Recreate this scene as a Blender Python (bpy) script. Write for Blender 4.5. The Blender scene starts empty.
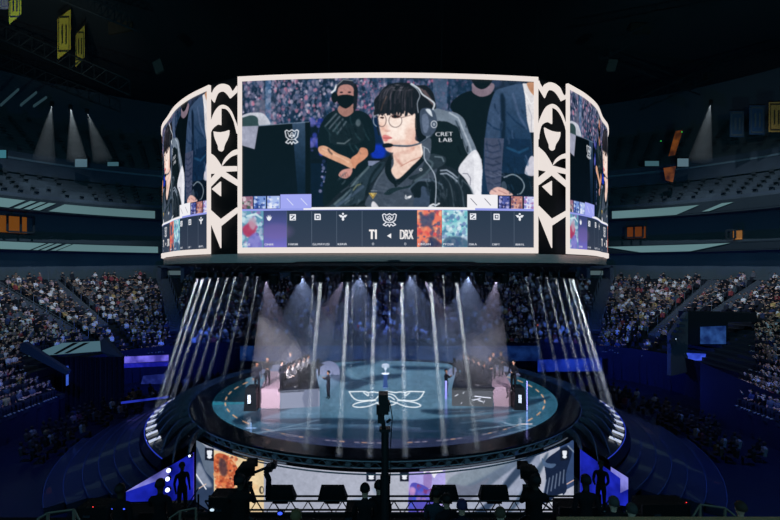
import bpy, bmesh, math, random
import numpy as np
from mathutils import Vector, Matrix
SC = bpy.context.scene
COL = SC.collection
PI = math.pi
F, CX, HY, CAMZ = 500.0, 385.0, 270.6, 11.0
RNG = random.Random(7)
# ---------------------------------------------------------------- helpers
def P(x, y, d):
    return Vector(((x-CX)/F*d, d, CAMZ+(HY-y)/F*d))
def FL(x, y, z=0.0):
    d = (CAMZ-z)*F/(y-HY)
    return Vector(((x-CX)/F*d, d, z))
def lin(c):
    return tuple(((v/255)/12.92 if v/255 <= .04045 else ((v/255+.055)/1.055)**2.4) for v in c[:3])
MATS = {}
def mat(name, col=(128,128,128), rough=.6, metal=0, emit=None, es=1.0, noise=0, nscale=8, coat=0, spec=.5, bump=0):
    if name in MATS: return MATS[name]
    m = bpy.data.materials.new(name); m.use_nodes = True
    nt = m.node_tree; b = nt.nodes['Principled BSDF']
    c = lin(col)
    b.inputs['Base Color'].default_value = (*c, 1)
    b.inputs['Roughness'].default_value = rough
    b.inputs['Metallic'].default_value = metal
    b.inputs['Coat Weight'].default_value = coat
    b.inputs['Specular IOR Level'].default_value = spec if rough < .5 else spec*.4
    if emit is not None:
        b.inputs['Emission Color'].default_value = (*lin(emit), 1)
        b.inputs['Emission Strength'].default_value = es; m.cycles.emission_sampling = 'NONE'
    tc = nt.nodes.new('ShaderNodeTexCoord')
    nz = nt.nodes.new('ShaderNodeTexNoise'); nz.inputs['Scale'].default_value = nscale; nz.inputs['Detail'].default_value = 4
    nt.links.new(tc.outputs['Object'], nz.inputs['Vector'])
    if noise:
        mx = nt.nodes.new('ShaderNodeMix'); mx.data_type = 'RGBA'
        mx.inputs[6].default_value = (*[v*(1-noise) for v in c], 1)
        mx.inputs[7].default_value = (*[min(1, v*(1+noise)) for v in c], 1)
        nt.links.new(nz.outputs['Fac'], mx.inputs[0]); nt.links.new(mx.outputs[2], b.inputs['Base Color'])
    else:
        mr = nt.nodes.new('ShaderNodeMapRange')
        mr.inputs[3].default_value = max(0.02, rough-.05); mr.inputs[4].default_value = min(1, rough+.05)
        nt.links.new(nz.outputs['Fac'], mr.inputs[0]); nt.links.new(mr.outputs[0], b.inputs['Roughness'])
    if bump:
        bp = nt.nodes.new('ShaderNodeBump'); bp.inputs['Strength'].default_value = bump
        nt.links.new(nz.outputs['Fac'], bp.inputs['Height']); nt.links.new(bp.outputs[0], b.inputs['Normal'])
    MATS[name] = m
    return m
def attr_mat(name, emit=1.0, rough=.4, base=0.02, coat=0):
    """material of a video surface: the picture it shows is stored per vertex"""
    m = bpy.data.materials.new(name); m.use_nodes = True
    nt = m.node_tree; b = nt.nodes['Principled BSDF']
    a = nt.nodes.new('ShaderNodeAttribute'); a.attribute_name = 'picture'
    nt.links.new(a.outputs['Color'], b.inputs['Emission Color'])
    b.inputs['Emission Strength'].default_value = emit
    b.inputs['Base Color'].default_value = (base, base, base*1.1, 1)
    b.inputs['Roughness'].default_value = rough
    b.inputs['Coat Weight'].default_value = coat
    b.inputs['Coat Roughness'].default_value = .12
    m.cycles.emission_sampling = 'NONE'
    return m
def link(name, me, parent=None, m=None, smooth=False):
    o = bpy.data.objects.new(name, me); COL.objects.link(o)
    if m is not None:
        for mm in (m if isinstance(m, (list, tuple)) else [m]): me.materials.append(mm)
    if parent is not None: o.parent = parent
    if smooth:
        me.polygons.foreach_set('use_smooth', [True]*len(me.polygons))
    return o
def tag(o, label=None, cat=None, group=None, kind=None):
    if label: o['label'] = label
    if cat: o['category'] = cat
    if group: o['group'] = group
    if kind: o['kind'] = kind
    return o
def empty(name, loc=(0,0,0), rz=0, label=None, cat=None, group=None):
    o = bpy.data.objects.new(name, None); COL.objects.link(o)
    o.location = loc; o.rotation_euler = (0,0,rz); o.empty_display_size = .2
    return tag(o, label, cat, group)
def children(o): return [c for c in COL.objects if c.parent == o]
class MB:
    """collects simple shapes into one mesh"""
    def __init__(s): s.v = []; s.f = []; s.mi = []
    def add(s, vs, fs, mi=0):
        b = len(s.v); s.v += [tuple(v) for v in vs]; s.f += [tuple(b+i for i in f) for f in fs]; s.mi += [mi]*len(fs)
        return s
    def box(s, c, d, rz=0, tilt=None, mi=0, taper=1.0):
        M = Matrix.Rotation(rz, 3, 'Z')
        if tilt is not None: M = M @ Matrix.Rotation(tilt, 3, 'X')
        vs = []
        for z in (-.5, .5):
            k = 1 if z < 0 else taper
            for x, y in ((-.5,-.5),(.5,-.5),(.5,.5),(-.5,.5)):
                vs.append(Vector(c)+M@Vector((x*d[0]*k, y*d[1]*k, z*d[2])))
        return s.add(vs, [(0,3,2,1),(4,5,6,7),(0,1,5,4),(1,2,6,5),(2,3,7,6),(3,0,4,7)], mi)
    def tube(s, a, b, r, n=6, r2=None, mi=0, caps=True):
        a = Vector(a); b = Vector(b); r2 = r if r2 is None else r2
        z = (b-a)
        if z.length < 1e-6: return s
        z.normalize(); x = z.orthogonal().normalized(); y = z.cross(x)
        vs = [a+(x*math.cos(2*PI*i/n)+y*math.sin(2*PI*i/n))*r for i in range(n)]+[b+(x*math.cos(2*PI*i/n)+y*math.sin(2*PI*i/n))*r2 for i in range(n)]
        fs = [(i, (i+1) % n, n+(i+1) % n, n+i) for i in range(n)]
        if caps: fs += [tuple(range(n-1, -1, -1)), tuple(range(n, 2*n))]
        return s.add(vs, fs, mi)
    def path(s, pts, r, n=6, mi=0):
        for a, b in zip(pts, pts[1:]): s.tube(a, b, r, n, mi=mi)
        return s
    def ball(s, c, r, n=8, m=6, mi=0, sc=(1,1,1)):
        vs = [(c[0], c[1], c[2]+r*sc[2])]
        for j in range(1, m):
            t = PI*j/m
            for i in range(n):
                p = 2*PI*i/n
                vs.append((c[0]+r*sc[0]*math.sin(t)*math.cos(p), c[1]+r*sc[1]*math.sin(t)*math.sin(p), c[2]+r*sc[2]*math.cos(t)))
        vs.append((c[0], c[1], c[2]-r*sc[2]))
        fs = [(0, 1+i, 1+(i+1) % n) for i in range(n)]
        for j in range(m-2):
            for i in range(n):
                a = 1+j*n+i; b = 1+j*n+(i+1) % n
                fs.append((a, a+n, b+n, b))
        l = len(vs)-1; fs += [(l, 1+(m-2)*n+(i+1) % n, 1+(m-2)*n+i) for i in range(n)]
        return s.add(vs, fs, mi)
    def lathe(s, c, prof, n=20, mi=0):
        vs = []; k = len(prof)
        for i in range(n):
            a = 2*PI*i/n
            for r, z in prof: vs.append((c[0]+r*math.cos(a), c[1]+r*math.sin(a), c[2]+z))
        fs = []
        for i in range(n):
            for j in range(k-1):
                a = i*k+j; b = ((i+1) % n)*k+j
                fs.append((a, b, b+1, a+1))
        return s.add(vs, fs, mi)
    def prism(s, pts, off, mi=0):
        """polygon (list of 3-D points) given a thickness vector"""
        n = len(pts); off = Vector(off); pts = [Vector(p) for p in pts]
        from mathutils.geometry import tessellate_polygon
        tris = tessellate_polygon([pts])
        vs = pts+[p+off for p in pts]
        fs = [tuple(t) for t in tris]+[tuple(n+i for i in reversed(t)) for t in tris]+[(i, (i+1) % n, n+(i+1) % n, n+i) for i in range(n)]
        return s.add(vs, fs, mi)
    def strip(s, A, B, mi=0, closed=False):
        n = len(A); fs = [(i, (i+1) % n, n+(i+1) % n, n+i) for i in range(n if closed else n-1)]
        return s.add(list(A)+list(B), fs, mi)
    def grid(s, rows, mi=0):
        w = len(rows[0]); vs = [p for r in rows for p in r]
        fs = [(j*w+i, j*w+i+1, (j+1)*w+i+1, (j+1)*w+i) for j in range(len(rows)-1) for i in range(w-1)]
        return s.add(vs, fs, mi)
    def mesh(s, name):
        me = bpy.data.meshes.new(name); me.from_pydata(s.v, [], s.f); me.update()
        if any(s.mi): me.polygons.foreach_set('material_index', s.mi)
        return me
    def build(s, name, m, parent=None, smooth=False, recalc=True):
        me = s.mesh(name)
        if recalc:
            bm = bmesh.new(); bm.from_mesh(me); bmesh.ops.recalc_face_normals(bm, faces=bm.faces); bm.to_mesh(me); bm.free()
        return link(name, me, parent, m, smooth)
def crom(pts, k=6, closed=False):
    """Catmull-Rom through 2-D or 3-D points"""
    pts = [np.array(p, float) for p in pts]; n = len(pts); out = []
    for i in range(n if closed else n-1):
        p1 = pts[i]; p2 = pts[(i+1) % n]
        p0 = pts[i-1] if (i > 0 or closed) else 2*p1-p2
        p3 = pts[(i+2) % n] if (i+2 < n or closed) else 2*p2-p1
        for j in range(k):
            t = j/k
            out.append(tuple(.5*((2*p1)+(-p0+p2)*t+(2*p0-5*p1+4*p2-p3)*t*t+(-p0+3*p1-3*p2+p3)*t**3)))
    if not closed: out.append(tuple(pts[-1]))
    return out
# ---------------------------------------------------------------- painter (works out what a video surface shows)
def text_tris(s, size=1.0):
    cu = bpy.data.curves.new('tmp', 'FONT'); cu.body = s; cu.size = size; cu.fill_mode = 'BOTH'; cu.resolution_u = 3
    o = bpy.data.objects.new('tmp', cu); COL.objects.link(o)
    dg = bpy.context.evaluated_depsgraph_get(); me = bpy.data.meshes.new_from_object(o.evaluated_get(dg))
    me.calc_loop_triangles()
    v = [tuple(x.co[:2]) for x in me.vertices]; t = [[v[i] for i in tr.vertices] for tr in me.loop_triangles]
    bpy.data.objects.remove(o); bpy.data.curves.remove(cu); bpy.data.meshes.remove(me)
    return t
class Canvas:
    def __init__(s, x0, y0, x1, y1, S, base):
        s.x0, s.y0, s.S = x0, y0, S
        s.w = int((x1-x0)*S)+1; s.h = int((y1-y0)*S)+1
        s.a = np.zeros((s.h, s.w, 3), np.float32); s.a[:] = base
        s.rng = np.random.RandomState(3)
    def _box(s, xs, ys, pad=0):
        i0 = max(0, int((min(xs)-s.x0)*s.S-pad)); i1 = min(s.w, int((max(xs)-s.x0)*s.S+pad)+2)
        j0 = max(0, int((min(ys)-s.y0)*s.S-pad)); j1 = min(s.h, int((max(ys)-s.y0)*s.S+pad)+2)
        if i1 <= i0 or j1 <= j0: return None
        X, Y = np.meshgrid(np.arange(i0, i1)/s.S+s.x0, np.arange(j0, j1)/s.S+s.y0)
        return i0, i1, j0, j1, X, Y
    def _put(s, bx, m, col, alpha=1.0):
        i0, i1, j0, j1, X, Y = bx
        r = s.a[j0:j1, i0:i1]
        c = col(X, Y) if callable(col) else np.array(col, np.float32)
        mm = (m*alpha)[..., None] if not np.isscalar(m) else m
        r[:] = r*(1-mm)+c*mm
    def poly(s, pts, col, alpha=1.0):
        xs = [p[0] for p in pts]; ys = [p[1] for p in pts]
        bx = s._box(xs, ys)
        if bx is None: return s
        X, Y = bx[4], bx[5]; ins = np.zeros(X.shape, bool); n = len(pts)
        for i in range(n):
            xa, ya = pts[i]; xb, yb = pts[(i+1) % n]
            if ya == yb: continue
            c = ((ya > Y) != (yb > Y)) & (X < (xb-xa)*(Y-ya)/(yb-ya)+xa)
            ins ^= c
        s._put(bx, ins.astype(np.float32), col, alpha)
        return s
    def soft(s, pts, col, alpha=1.0, r=.9):
        """a filled shape with feathered edges"""
        pts = [p[:2] for p in crom(pts, 5, True)]; k = max(1, int(r*s.S))
        bx = s._box([p[0] for p in pts], [p[1] for p in pts], pad=3*k)
        if bx is None: return s
        X, Y = bx[4], bx[5]; ins = np.zeros(X.shape, bool)
        for (xa, ya), (xb, yb) in zip(pts, pts[1:]+pts[:1]):
            if ya != yb: ins ^= ((ya > Y) != (yb > Y)) & (X < (xb-xa)*(Y-ya)/(yb-ya)+xa)
        m = ins.astype(np.float32)
        for _ in range(2):
            for ax in (0, 1):
                acc = np.zeros_like(m)
                for d in range(-k, k+1): acc += np.roll(m, d, ax)
                m = acc/(2*k+1)
        s._put(bx, m, col, alpha); return s
    def sm(s, pts, col, alpha=1.0):
        if alpha < .96: return s.soft(pts, col, alpha)
        return s.poly([p[:2] for p in crom(pts, 5, True)], col, alpha)
    def ell(s, cx, cy, rx, ry, col, alpha=1.0, soft=0, ang=0):
        R = max(rx, ry)*(1+soft); bx = s._box([cx-R, cx+R], [cy-R, cy+R])
        if bx is None: return s
        dx = bx[4]-cx; dy = bx[5]-cy; ca, sa = math.cos(ang), math.sin(ang)
        q = np.sqrt(((dx*ca+dy*sa)/rx)**2+((-dx*sa+dy*ca)/ry)**2)
        m = np.clip((1+soft-q)/(soft+1e-3), 0, 1) if soft else (q < 1).astype(np.float32)
        s._put(bx, m, col, alpha); return s
    def line(s, pts, w, col, alpha=1.0, soft=.3):
        xs = [p[0] for p in pts]; ys = [p[1] for p in pts]
        bx = s._box(xs, ys, pad=(w+1)*s.S)
        if bx is None: return s
        X, Y = bx[4], bx[5]; D = np.full(X.shape, 1e9)
        for (xa, ya), (xb, yb) in zip([p[:2] for p in pts], [p[:2] for p in pts[1:]]):
            L = (xb-xa)**2+(yb-ya)**2+1e-9; t = np.clip(((X-xa)*(xb-xa)+(Y-ya)*(yb-ya))/L, 0, 1)
            D = np.minimum(D, np.hypot(X-xa-t*(xb-xa), Y-ya-t*(yb-ya)))
        if alpha < .96: soft = max(soft, 1.1)
        s._put(bx, np.clip((w/2+soft/2-D)/soft, 0, 1), col, alpha); return s
    def rect(s, x0, y0, x1, y1, col, alpha=1.0): return s.poly([(x0,y0),(x1,y0),(x1,y1),(x0,y1)], col, alpha)
    def text(s, t, x, y, h, col, wscale=1.0, ang=0, bold=0):
        """left end x, baseline y, cap height h"""
        k = h/.7; ca, sa = math.cos(ang), math.sin(ang)
        for tr in text_tris(t):
            for dx in ((0,) if not bold else (0, bold)):
                pts = [(x+dx+(px*k*wscale)*ca+(py*k)*sa, y+(px*k*wscale)*sa-(py*k)*ca) for px, py in tr]
                s.poly(pts, col)
        return s
    def blobs(s, x0, y0, x1, y1, n, cols, r0, r1, alpha=.8, asp=1.0):
        for i in range(n):
            c = cols[s.rng.randint(len(cols))]; r = s.rng.uniform(r0, r1)
            s.ell(s.rng.uniform(x0, x1), s.rng.uniform(y0, y1), r, r*asp*s.rng.uniform(.7, 1.3), c, alpha*s.rng.uniform(.5, 1), soft=.6)
        return s
    def blur(s, k=1):
        for _ in range(k):
            p = np.pad(s.a, ((1,1),(1,1),(0,0)), 'edge')
            s.a = (p[:-2,1:-1]+p[2:,1:-1]+p[1:-1,:-2]+p[1:-1,2:]+2*p[1:-1,1:-1])/6
        return s
    def grain(s, x0, y0, x1, y1, amt):
        """uneven cloth, hair and crowd tones: a few octaves of smooth noise"""
        h, w = s.h, s.w; n = np.zeros((h, w))
        for cell, k in ((22, .5), (9, .6), (4, .6)):
            g = s.rng.randn(h//cell+3, w//cell+3)
            yy = np.arange(h)/cell; xx = np.arange(w)/cell; j = yy.astype(int); i = xx.astype(int)
            fy = (yy-j)[:, None]; fx = (xx-i)[None]
            n += k*((g[j][:, i]*(1-fx)+g[j][:, i+1]*fx)*(1-fy)+(g[j+1][:, i]*(1-fx)+g[j+1][:, i+1]*fx)*fy)
        s.a = np.clip(s.a*(1+amt*n)[..., None]+(amt*18*n)[..., None], 0, 255).astype(np.float32)
        return s
    def sample(s, x, y):
        u = np.clip((x-s.x0)*s.S, 0, s.w-1.001); v = np.clip((y-s.y0)*s.S, 0, s.h-1.001)
        i = u.astype(int); j = v.astype(int); fu = (u-i)[..., None]; fv = (v-j)[..., None]
        return (s.a[j,i]*(1-fu)+s.a[j,i+1]*fu)*(1-fv)+(s.a[j+1,i]*(1-fu)+s.a[j+1,i+1]*fu)*fv
def vgrad(y0, c0, y1, c1):
    c0 = np.array(c0, float); c1 = np.array(c1, float)
    def f(X, Y):
        t = np.clip((Y-y0)/(y1-y0), 0, 1)[..., None]; return c0*(1-t)+c1*t
    return f
def hgrad(x0, c0, x1, c1):
    c0 = np.array(c0, float); c1 = np.array(c1, float)
    def f(X, Y):
        t = np.clip((X-x0)/(x1-x0), 0, 1)[..., None]; return c0*(1-t)+c1*t
    return f
def picture_mesh(name, G, C, m, parent=None):
    """G: (rows, cols, 3) positions, C: (rows, cols, 3) display colours"""
    h, w = G.shape[:2]
    me = bpy.data.meshes.new(name)
    idx = np.arange(h*w).reshape(h, w)
    q = np.stack([idx[:-1,:-1], idx[:-1,1:], idx[1:,1:], idx[1:,:-1]], -1).reshape(-1, 4)
    me.vertices.add(h*w); me.vertices.foreach_set('co', G.reshape(-1).astype(np.float32))
    me.loops.add(q.size); me.loops.foreach_set('vertex_index', q.reshape(-1).astype(np.int32))
    me.polygons.add(len(q)); me.polygons.foreach_set('loop_start', np.arange(0, q.size, 4, dtype=np.int32))
    me.update(calc_edges=True)
    at = me.color_attributes.new('picture', 'FLOAT_COLOR', 'POINT')
    c = np.clip(C.reshape(-1, 3)/255, 0, 1); c = np.where(c <= .04045, c/12.92, ((c+.055)/1.055)**2.4)
    at.data.foreach_set('color', np.concatenate([c, np.ones((len(c), 1))], 1).reshape(-1).astype(np.float32))
    return link(name, me, parent, m)
def proj(G):
    return CX+F*G[..., 0]/G[..., 1], HY-F*(G[..., 2]-CAMZ)/G[..., 1]
def emblem(cv, x, y, w, h, col, lw):
    """the cup emblem of the event, drawn in strokes inside a w by h box"""
    def q(p): return [(x+a*w, y+b*h) for a, b in p]
    cv.line(q([(.12,.04),(.3,.14),(.5,.03),(.7,.14),(.88,.04),(1,.12),(.92,.5),(.72,.66),(.95,.86),(.75,.95),(.6,.82),(.5,1),(.4,.82),(.25,.95),(.05,.86),(.28,.66),(.08,.5),(0,.12),(.12,.04)]), lw, col)
    cv.line(q([(.2,.2),(.32,.5),(.42,.28),(.5,.2),(.58,.28),(.68,.5),(.8,.2)]), lw*.8, col)
    cv.line(q([(.5,.36),(.6,.46),(.5,.6),(.4,.46),(.5,.36)]), lw*.8, col)
    cv.line(q([(.28,.66),(.5,.7),(.72,.66)]), lw*.8, col)
# ---------------------------------------------------------------- the picture on the scoreboard
def main_picture():
    c = Canvas(240, 75, 537, 249, 4.0, (38, 52, 72))
    def A(pts, ox, oy, s=8.667): return [(ox+a/s, oy+b/s) for a, b in pts]
    c.blobs(240, 76, 536, 170, 700, [(30,52,74),(22,40,60),(48,66,90),(60,72,98)], 2, 5, .8)
    c.blobs(242, 78, 390, 128, 1500, [(120,118,140),(150,140,160),(90,96,122),(186,176,190),(28,60,84),(16,40,62),(60,84,112),(176,120,140),(110,110,130)], .5, 1.5, .8, 1.4)
    c.blobs(355, 78, 480, 112, 900, [(100,104,130),(132,124,150),(28,60,84),(16,40,62),(60,84,112),(176,100,126),(90,96,118)], .5, 1.5, .75, 1.4)
    c.rect(266, 77, 272, 124, (96,132,168), .45); c.rect(262, 92, 278, 122, (104,110,130), .25)
    c.rect(255, 98, 266, 112, (104,106,122), .7)
    c.rect(432, 78, 446, 112, (84,100,122), .75)
    c.rect(447, 78, 473, 96, (26,54,76), .5)
    c.rect(240, 124, 536, 210, (10,24,40)); c.blobs(311, 120, 324, 156, 30, [(70,80,160),(40,50,140),(110,110,170)], 1, 3, .7)
    c.rect(372, 118, 390, 158, (16,44,78)); c.ell(378, 152, 6, 6, (20,60,170), .9, .6)
    c.rect(312, 159, 392, 163, (8,16,30)); c.rect(366, 161, 384, 166, (150,156,180), .8)
    # chair at the left edge, monitor
    c.sm(A([(20,350),(60,320),(120,318),(155,345),(170,425),(20,425)], 240, 75), (62,82,84))
    c.sm([(242,113),(250,110.5),(262,111),(268,116),(271,123.5),(260,124),(258,116),(252,113),(242,115)], (176,178,188))
    c.poly([(241,124),(259,124),(255,147.5),(241,143)], (150,152,168))
    c.poly([(259,124),(311,121.2),(311.5,209),(241,209),(241,143),(255,147.5)], vgrad(120, (5,12,20), 208, (7,18,34)))
    c.poly([(293,122.6),(306,121.8),(308.5,209),(300,209)], vgrad(122, (86,106,130), 185, (18,44,66)), .75)
    c.line([(259,124),(310,121.5)], .8, (120,134,150)); c.rect(306.5, 122, 311, 209, (4,8,14))
    c.poly([(312,163),(330,163),(327,209),(312,209)], (8,30,52)); c.blobs(321, 160, 328, 196, 16, [(120,120,170),(60,80,120),(180,170,200)], .6, 1.6)
    emblem(c, 286, 128.5, 13.5, 15, (228,232,240), 1.1)
    # staff member in mask and headset
    c.sm([(323,122),(329,114),(338,110),(350,112),(360,111),(370,117),(374,130),(375,150),(368,160),(371,209),(326,209),(328,160),(319,148),(320,130)], (14,32,38))
    c.sm([(333,114),(340,112),(345,120),(352,124),(362,122),(364,140),(345,146),(330,140)], (28,42,48))
    for k in range(4): c.line([(326+4*k,126+2.5*k),(337+3.2*k,114+2.6*k)], 1.7, (104,114,122), .8)
    c.line([(338,143),(345,143.6),(351,139)], 1.3, (130,140,144), .8); c.ell(358.5,123,2,3,(110,120,126),.7,.5)
    c.sm([(340,106),(353,104),(354,112),(346,117),(339,112)], (150,116,108))
    c.sm([(337,93),(338,84),(345,79.5),(352,81),(356,88),(356,98),(350,102),(339,100)], (44,44,54))
    c.sm([(338.5,90),(341,86),(347,84.5),(353,87),(354.5,93),(354,98),(339,98)], (168,128,122))
    c.ell(342,92.5,1.7,.8,(60,44,50)); c.ell(350,92.5,1.7,.8,(60,44,50))
    c.sm([(338,96.5),(346,94.8),(354.8,97),(354,103),(347,108.5),(341,106),(337.8,101)], (7,14,16))
    c.ell(335.4,97.5,3.2,5.2,(12,20,22)); c.line([(332.5,92.5),(335.5,90),(337,85.5)], 1.8, (214,218,224)); c.line([(337,86),(344,79.8),(353,81)], .9, (130,136,142))
    c.sm([(355,84),(358,90),(357,106),(354,112),(354,98)], (30,30,38))
    B = lambda p: A(p, 300, 130)
    c.sm(B([(165,155),(190,135),(240,142),(330,200),(440,250),(480,300),(455,335),(380,300),(260,245),(180,200)]), (202,156,132))
    c.sm(B([(530,155),(580,165),(592,215),(560,255),(500,300),(475,335),(445,252),(500,205)]), (194,140,116))
    c.sm(B([(340,385),(375,345),(455,335),(445,390),(405,420),(355,408)]), (188,142,134))
    for k in range(4): c.line(B([(352+22*k,380),(362+20*k,405)]), .35, (120,80,76))
    c.line(B([(200,160),(330,225),(430,280)]), 1.0, (228,188,166), .6)
    # man in black tee, grey pillar
    K = lambda p: A(p, 420, 75, 6.5)
    c.sm(K([(190,210),(240,135),(330,98),(400,128),(465,98),(500,130),(450,260),(425,420),(400,540),(380,540),(340,450),(290,330)]), (7,16,24))
    c.sm(K([(330,80),(335,110),(390,135),(455,110),(470,45),(340,45)]), (128,114,124)); c.sm(K([(335,15),(350,65),(395,85),(440,60),(455,15)]), (10,18,26))
    # chair of the player
    c.sm(K([(60,245),(180,235),(240,250),(282,290),(312,370),(350,455),(372,520),(380,560),(60,560)]), (116,126,138))
    c.sm(K([(70,330),(150,300),(215,325),(240,345),(262,420),(285,480),(300,560),(60,560)]), (20,34,38))
    c.line(K([(185,245),(240,275),(275,360),(310,440),(335,520)]), 1.5, (168,176,186), .8); c.line(K([(232,300),(262,385),(300,500)]), .8, (78,88,98))
    Q = lambda p: A(p, 420, 140, 6.5)
    c.poly(Q([(60,-10),(268,-10),(290,90),(235,190),(60,190)]), (20,34,38))
    c.sm(Q([(330,70),(358,62),(388,120),(402,210),(403,350),(340,350),(300,280),(240,195),(290,110)]), (204,204,212))
    c.sm(Q([(330,90),(345,140),(340,250),(350,345),(402,345),(395,200),(365,90)]), (222,222,230))
    c.line(Q([(270,215),(300,215),(320,245),(318,290)]), .7, (110,110,122))
    c.text('CRET', 434, 136.2, 4.1, (226,226,236), 1.25, -.04, .3); c.text('LAB', 437.3, 142, 4.1, (226,226,236), 1.35, -.04, .3)
    c.poly(Q([(385,-10),(412,-10),(415,200),(432,330),(404,345),(400,210)]), (7,20,32))
    # man in the suit
    c.sm(K([(478,102),(540,68),(665,38),(680,100),(700,300),(720,360),(730,920),(420,900),(405,520),(420,350),(440,220)]), lambda X, Y: np.array((72,90,114.))*(1-np.clip((Y-85)/70,0,1))[...,None]+np.array((30,56,82.))*np.clip((Y-85)/70,0,1)[...,None])
    c.sm(K([(515,130),(545,140),(548,330),(540,560),(500,560),(520,400)]), (14,32,52), .85)
    c.sm(K([(440,220),(470,150),(510,140),(518,300),(500,480),(440,520),(415,440)]), (70,86,110), .8)
    for a, b in (((430,300),(520,350)), ((420,420),(515,400)), ((425,470),(500,500)), ((560,230),(680,330)), ((545,430),(710,470)), ((560,330),(640,420))): c.line(K([a, ((a[0]+b[0])/2, (a[1]+b[1])/2+12), b]), 1.6, (28,52,80), .7)
    c.line(K([(600,110),(640,250),(690,330)]), 2.5, (96,108,134), .5)
    c.poly(K([(663,36),(750,30),(750,356),(712,356),(694,280),(680,120)]), (206,202,204)); c.line(K([(700,180),(725,250),(722,350)]), .7, (160,160,170)); c.line(K([(676,90),(720,170),(745,150)]), .8, (236,234,236))
    c.sm(K([(695,30),(750,30),(750,110),(722,95),(700,60)]), (176,134,108))
    c.poly(Q([(540,-20),(716,-20),(726,100),(745,120),(745,352),(520,352),(530,200)]), (24,50,76)); c.line(Q([(560,40),(640,70),(700,40)]), 2.5, (44,84,112), .8)
    c.poly(Q([(520,205),(745,212),(745,352),(520,352)]), (12,26,42))
    c.sm(Q([(700,130),(722,90),(748,110),(748,215),(678,206)]), (186,184,196))
    c.poly(Q([(410,-20),(540,-20),(524,200),(520,290),(470,330),(432,330),(412,200)]), (78,84,104))
    for k in range(7): c.line(Q([(420,20+42*k),(465,34+42*k),(515,18+42*k)]), 1.4, (48,58,82), .7)
    c.line([p[:2] for p in crom(Q([(540,235),(600,215),(655,245),(675,290),(655,335),(630,345)]), 5)], 1.3, (132,144,152)); c.sm(Q([(525,270),(545,262),(560,300),(548,335),(525,320)]), (70,82,96))
    c.sm(Q([(450,325),(490,300),(540,308),(600,350),(520,356),(450,350)]), (212,172,164)); c.line(Q([(500,318),(560,345)]), .5, (150,110,110))
    # player: jacket and shirt
    J = lambda p: A(p, 340, 160); H = lambda p: A(p, 360, 130)
    c.sm(H([(300,200),(520,120),(560,250),(700,220),(735,245),(725,300),(800,330),(900,420),(960,540),(1000,690),(-200,690),(-250,620),(-80,460),(0,380),(140,290)]), (36,44,52))
    c.sm(J([(440,0),(330,150),(270,270),(240,410),(640,415),(605,250),(660,185),(800,175),(820,0),(600,-40)]), (76,84,96))
    c.sm(J([(300,40),(180,130),(60,270),(-60,380),(-120,412),(60,412),(200,350),(230,250),(330,130),(390,20)]), (52,66,76))
    for p, w, col in (([(250,60),(150,170),(60,290),(-40,380)], 2.2, (104,118,124)), ([(350,40),(270,150),(230,300)], 2.4, (20,32,38)), ([(200,230),(110,300),(-20,395)], 3, (84,98,116)), ([(190,200),(60,260)], 1.5, (20,32,38)), ([(430,40),(330,160),(290,260)], 1.2, (100,110,120)), ([(120,260),(150,220),(180,210)], 1.3, (150,150,110)), ([(210,360),(90,405),(30,410)], 2.5, (16,24,30))):
        c.line([q[:2] for q in crom(J(p), 4)], w, col, .8)
    c.sm(J([(380,290),(440,245),(560,230),(640,205),(610,235),(500,262),(430,300),(390,300)]), (38,54,60)); c.sm(J([(590,150),(700,110),(700,130),(620,170)]), (44,56,64))
    c.sm(H([(270,200),(215,330),(240,420),(290,470),(330,480),(560,250),(540,210),(330,420),(300,420),(268,360)]), (16,26,32))
    c.sm(H([(560,250),(600,205),(700,220),(735,250),(715,300),(600,360),(500,430),(440,500),(450,440),(520,350)]), (52,62,70))
    c.line([q[:2] for q in crom(H([(540,240),(620,290),(560,380),(470,440)]), 5)], 2.2, (90,104,112), .8); c.line(H([(640,230),(700,235),(715,270)]), 1.2, (128,142,150), .8)
    c.sm(J([(610,260),(650,195),(760,190),(850,230),(830,320),(800,415),(650,415),(640,330)]), (24,34,42)); c.sm(J([(700,230),(760,260),(760,400),(640,415),(640,330),(690,320)]), (70,82,100))
    for k in range(6):
        c.line([q[:2] for q in crom([(436+5*k,172+1.5*k),(444+5.2*k,184+k),(448+5*k,208)], 5)], 1.3, ((92,104,112) if k % 2 else (28,40,48)), .8)
    c.line([q[:2] for q in crom(H([(420,510),(500,440),(600,430),(700,470)]), 5)], 1.5, (92,106,120), .8)
    for k in range(2): c.line(H([(690,350+28*k),(740,345+28*k),(790,375+28*k),(830,410+28*k)]), 1.5, (166,176,190), .9)
    c.line(J([(770,395),(800,380),(820,392),(850,375)]), 1.6, (214,218,224)); c.line(J([(760,405),(800,403)]), 1.4, (206,210,218))
    c.sm(J([(556,325),(566,300),(574,318),(612,306),(606,326),(570,340)]), (236,238,242))
    c.poly(J([(248,284),(322,284),(286,338)]), (206,178,104)); c.line(J([(262,290),(286,326),(308,290)]), .5, (90,70,40)); c.line(J([(270,266),(320,268)]), .8, (140,146,156)); c.sm(J([(278,365),(300,362),(335,412),(276,412)]), (206,204,210))
    # folds of jacket, shirt and suit
    r3 = np.random.RandomState(11)
    def folds(x0, y0, x1, y1, n, dx, dy, dark, light, w=1.6, L=8):
        for k in range(n):
            x = r3.uniform(x0, x1); y = r3.uniform(y0, y1); l = r3.uniform(.5, 1.2)*L; a = r3.uniform(-.35, .35)
            ux, uy = dx*math.cos(a)-dy*math.sin(a), dx*math.sin(a)+dy*math.cos(a)
            c.line([q[:2] for q in crom([(x, y), (x+ux*l*.5+r3.uniform(-.8,.8), y+uy*l*.5), (x+ux*l, y+uy*l)], 4)], r3.uniform(.5, w), light if k % 2 else dark, r3.uniform(.3, .65))
    folds(344, 172, 362, 200, 26, -.7, .7, (18,28,34), (108,122,130))
    folds(424, 172, 462, 200, 44, .25, .95, (26,36,44), (104,116,126))
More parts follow.
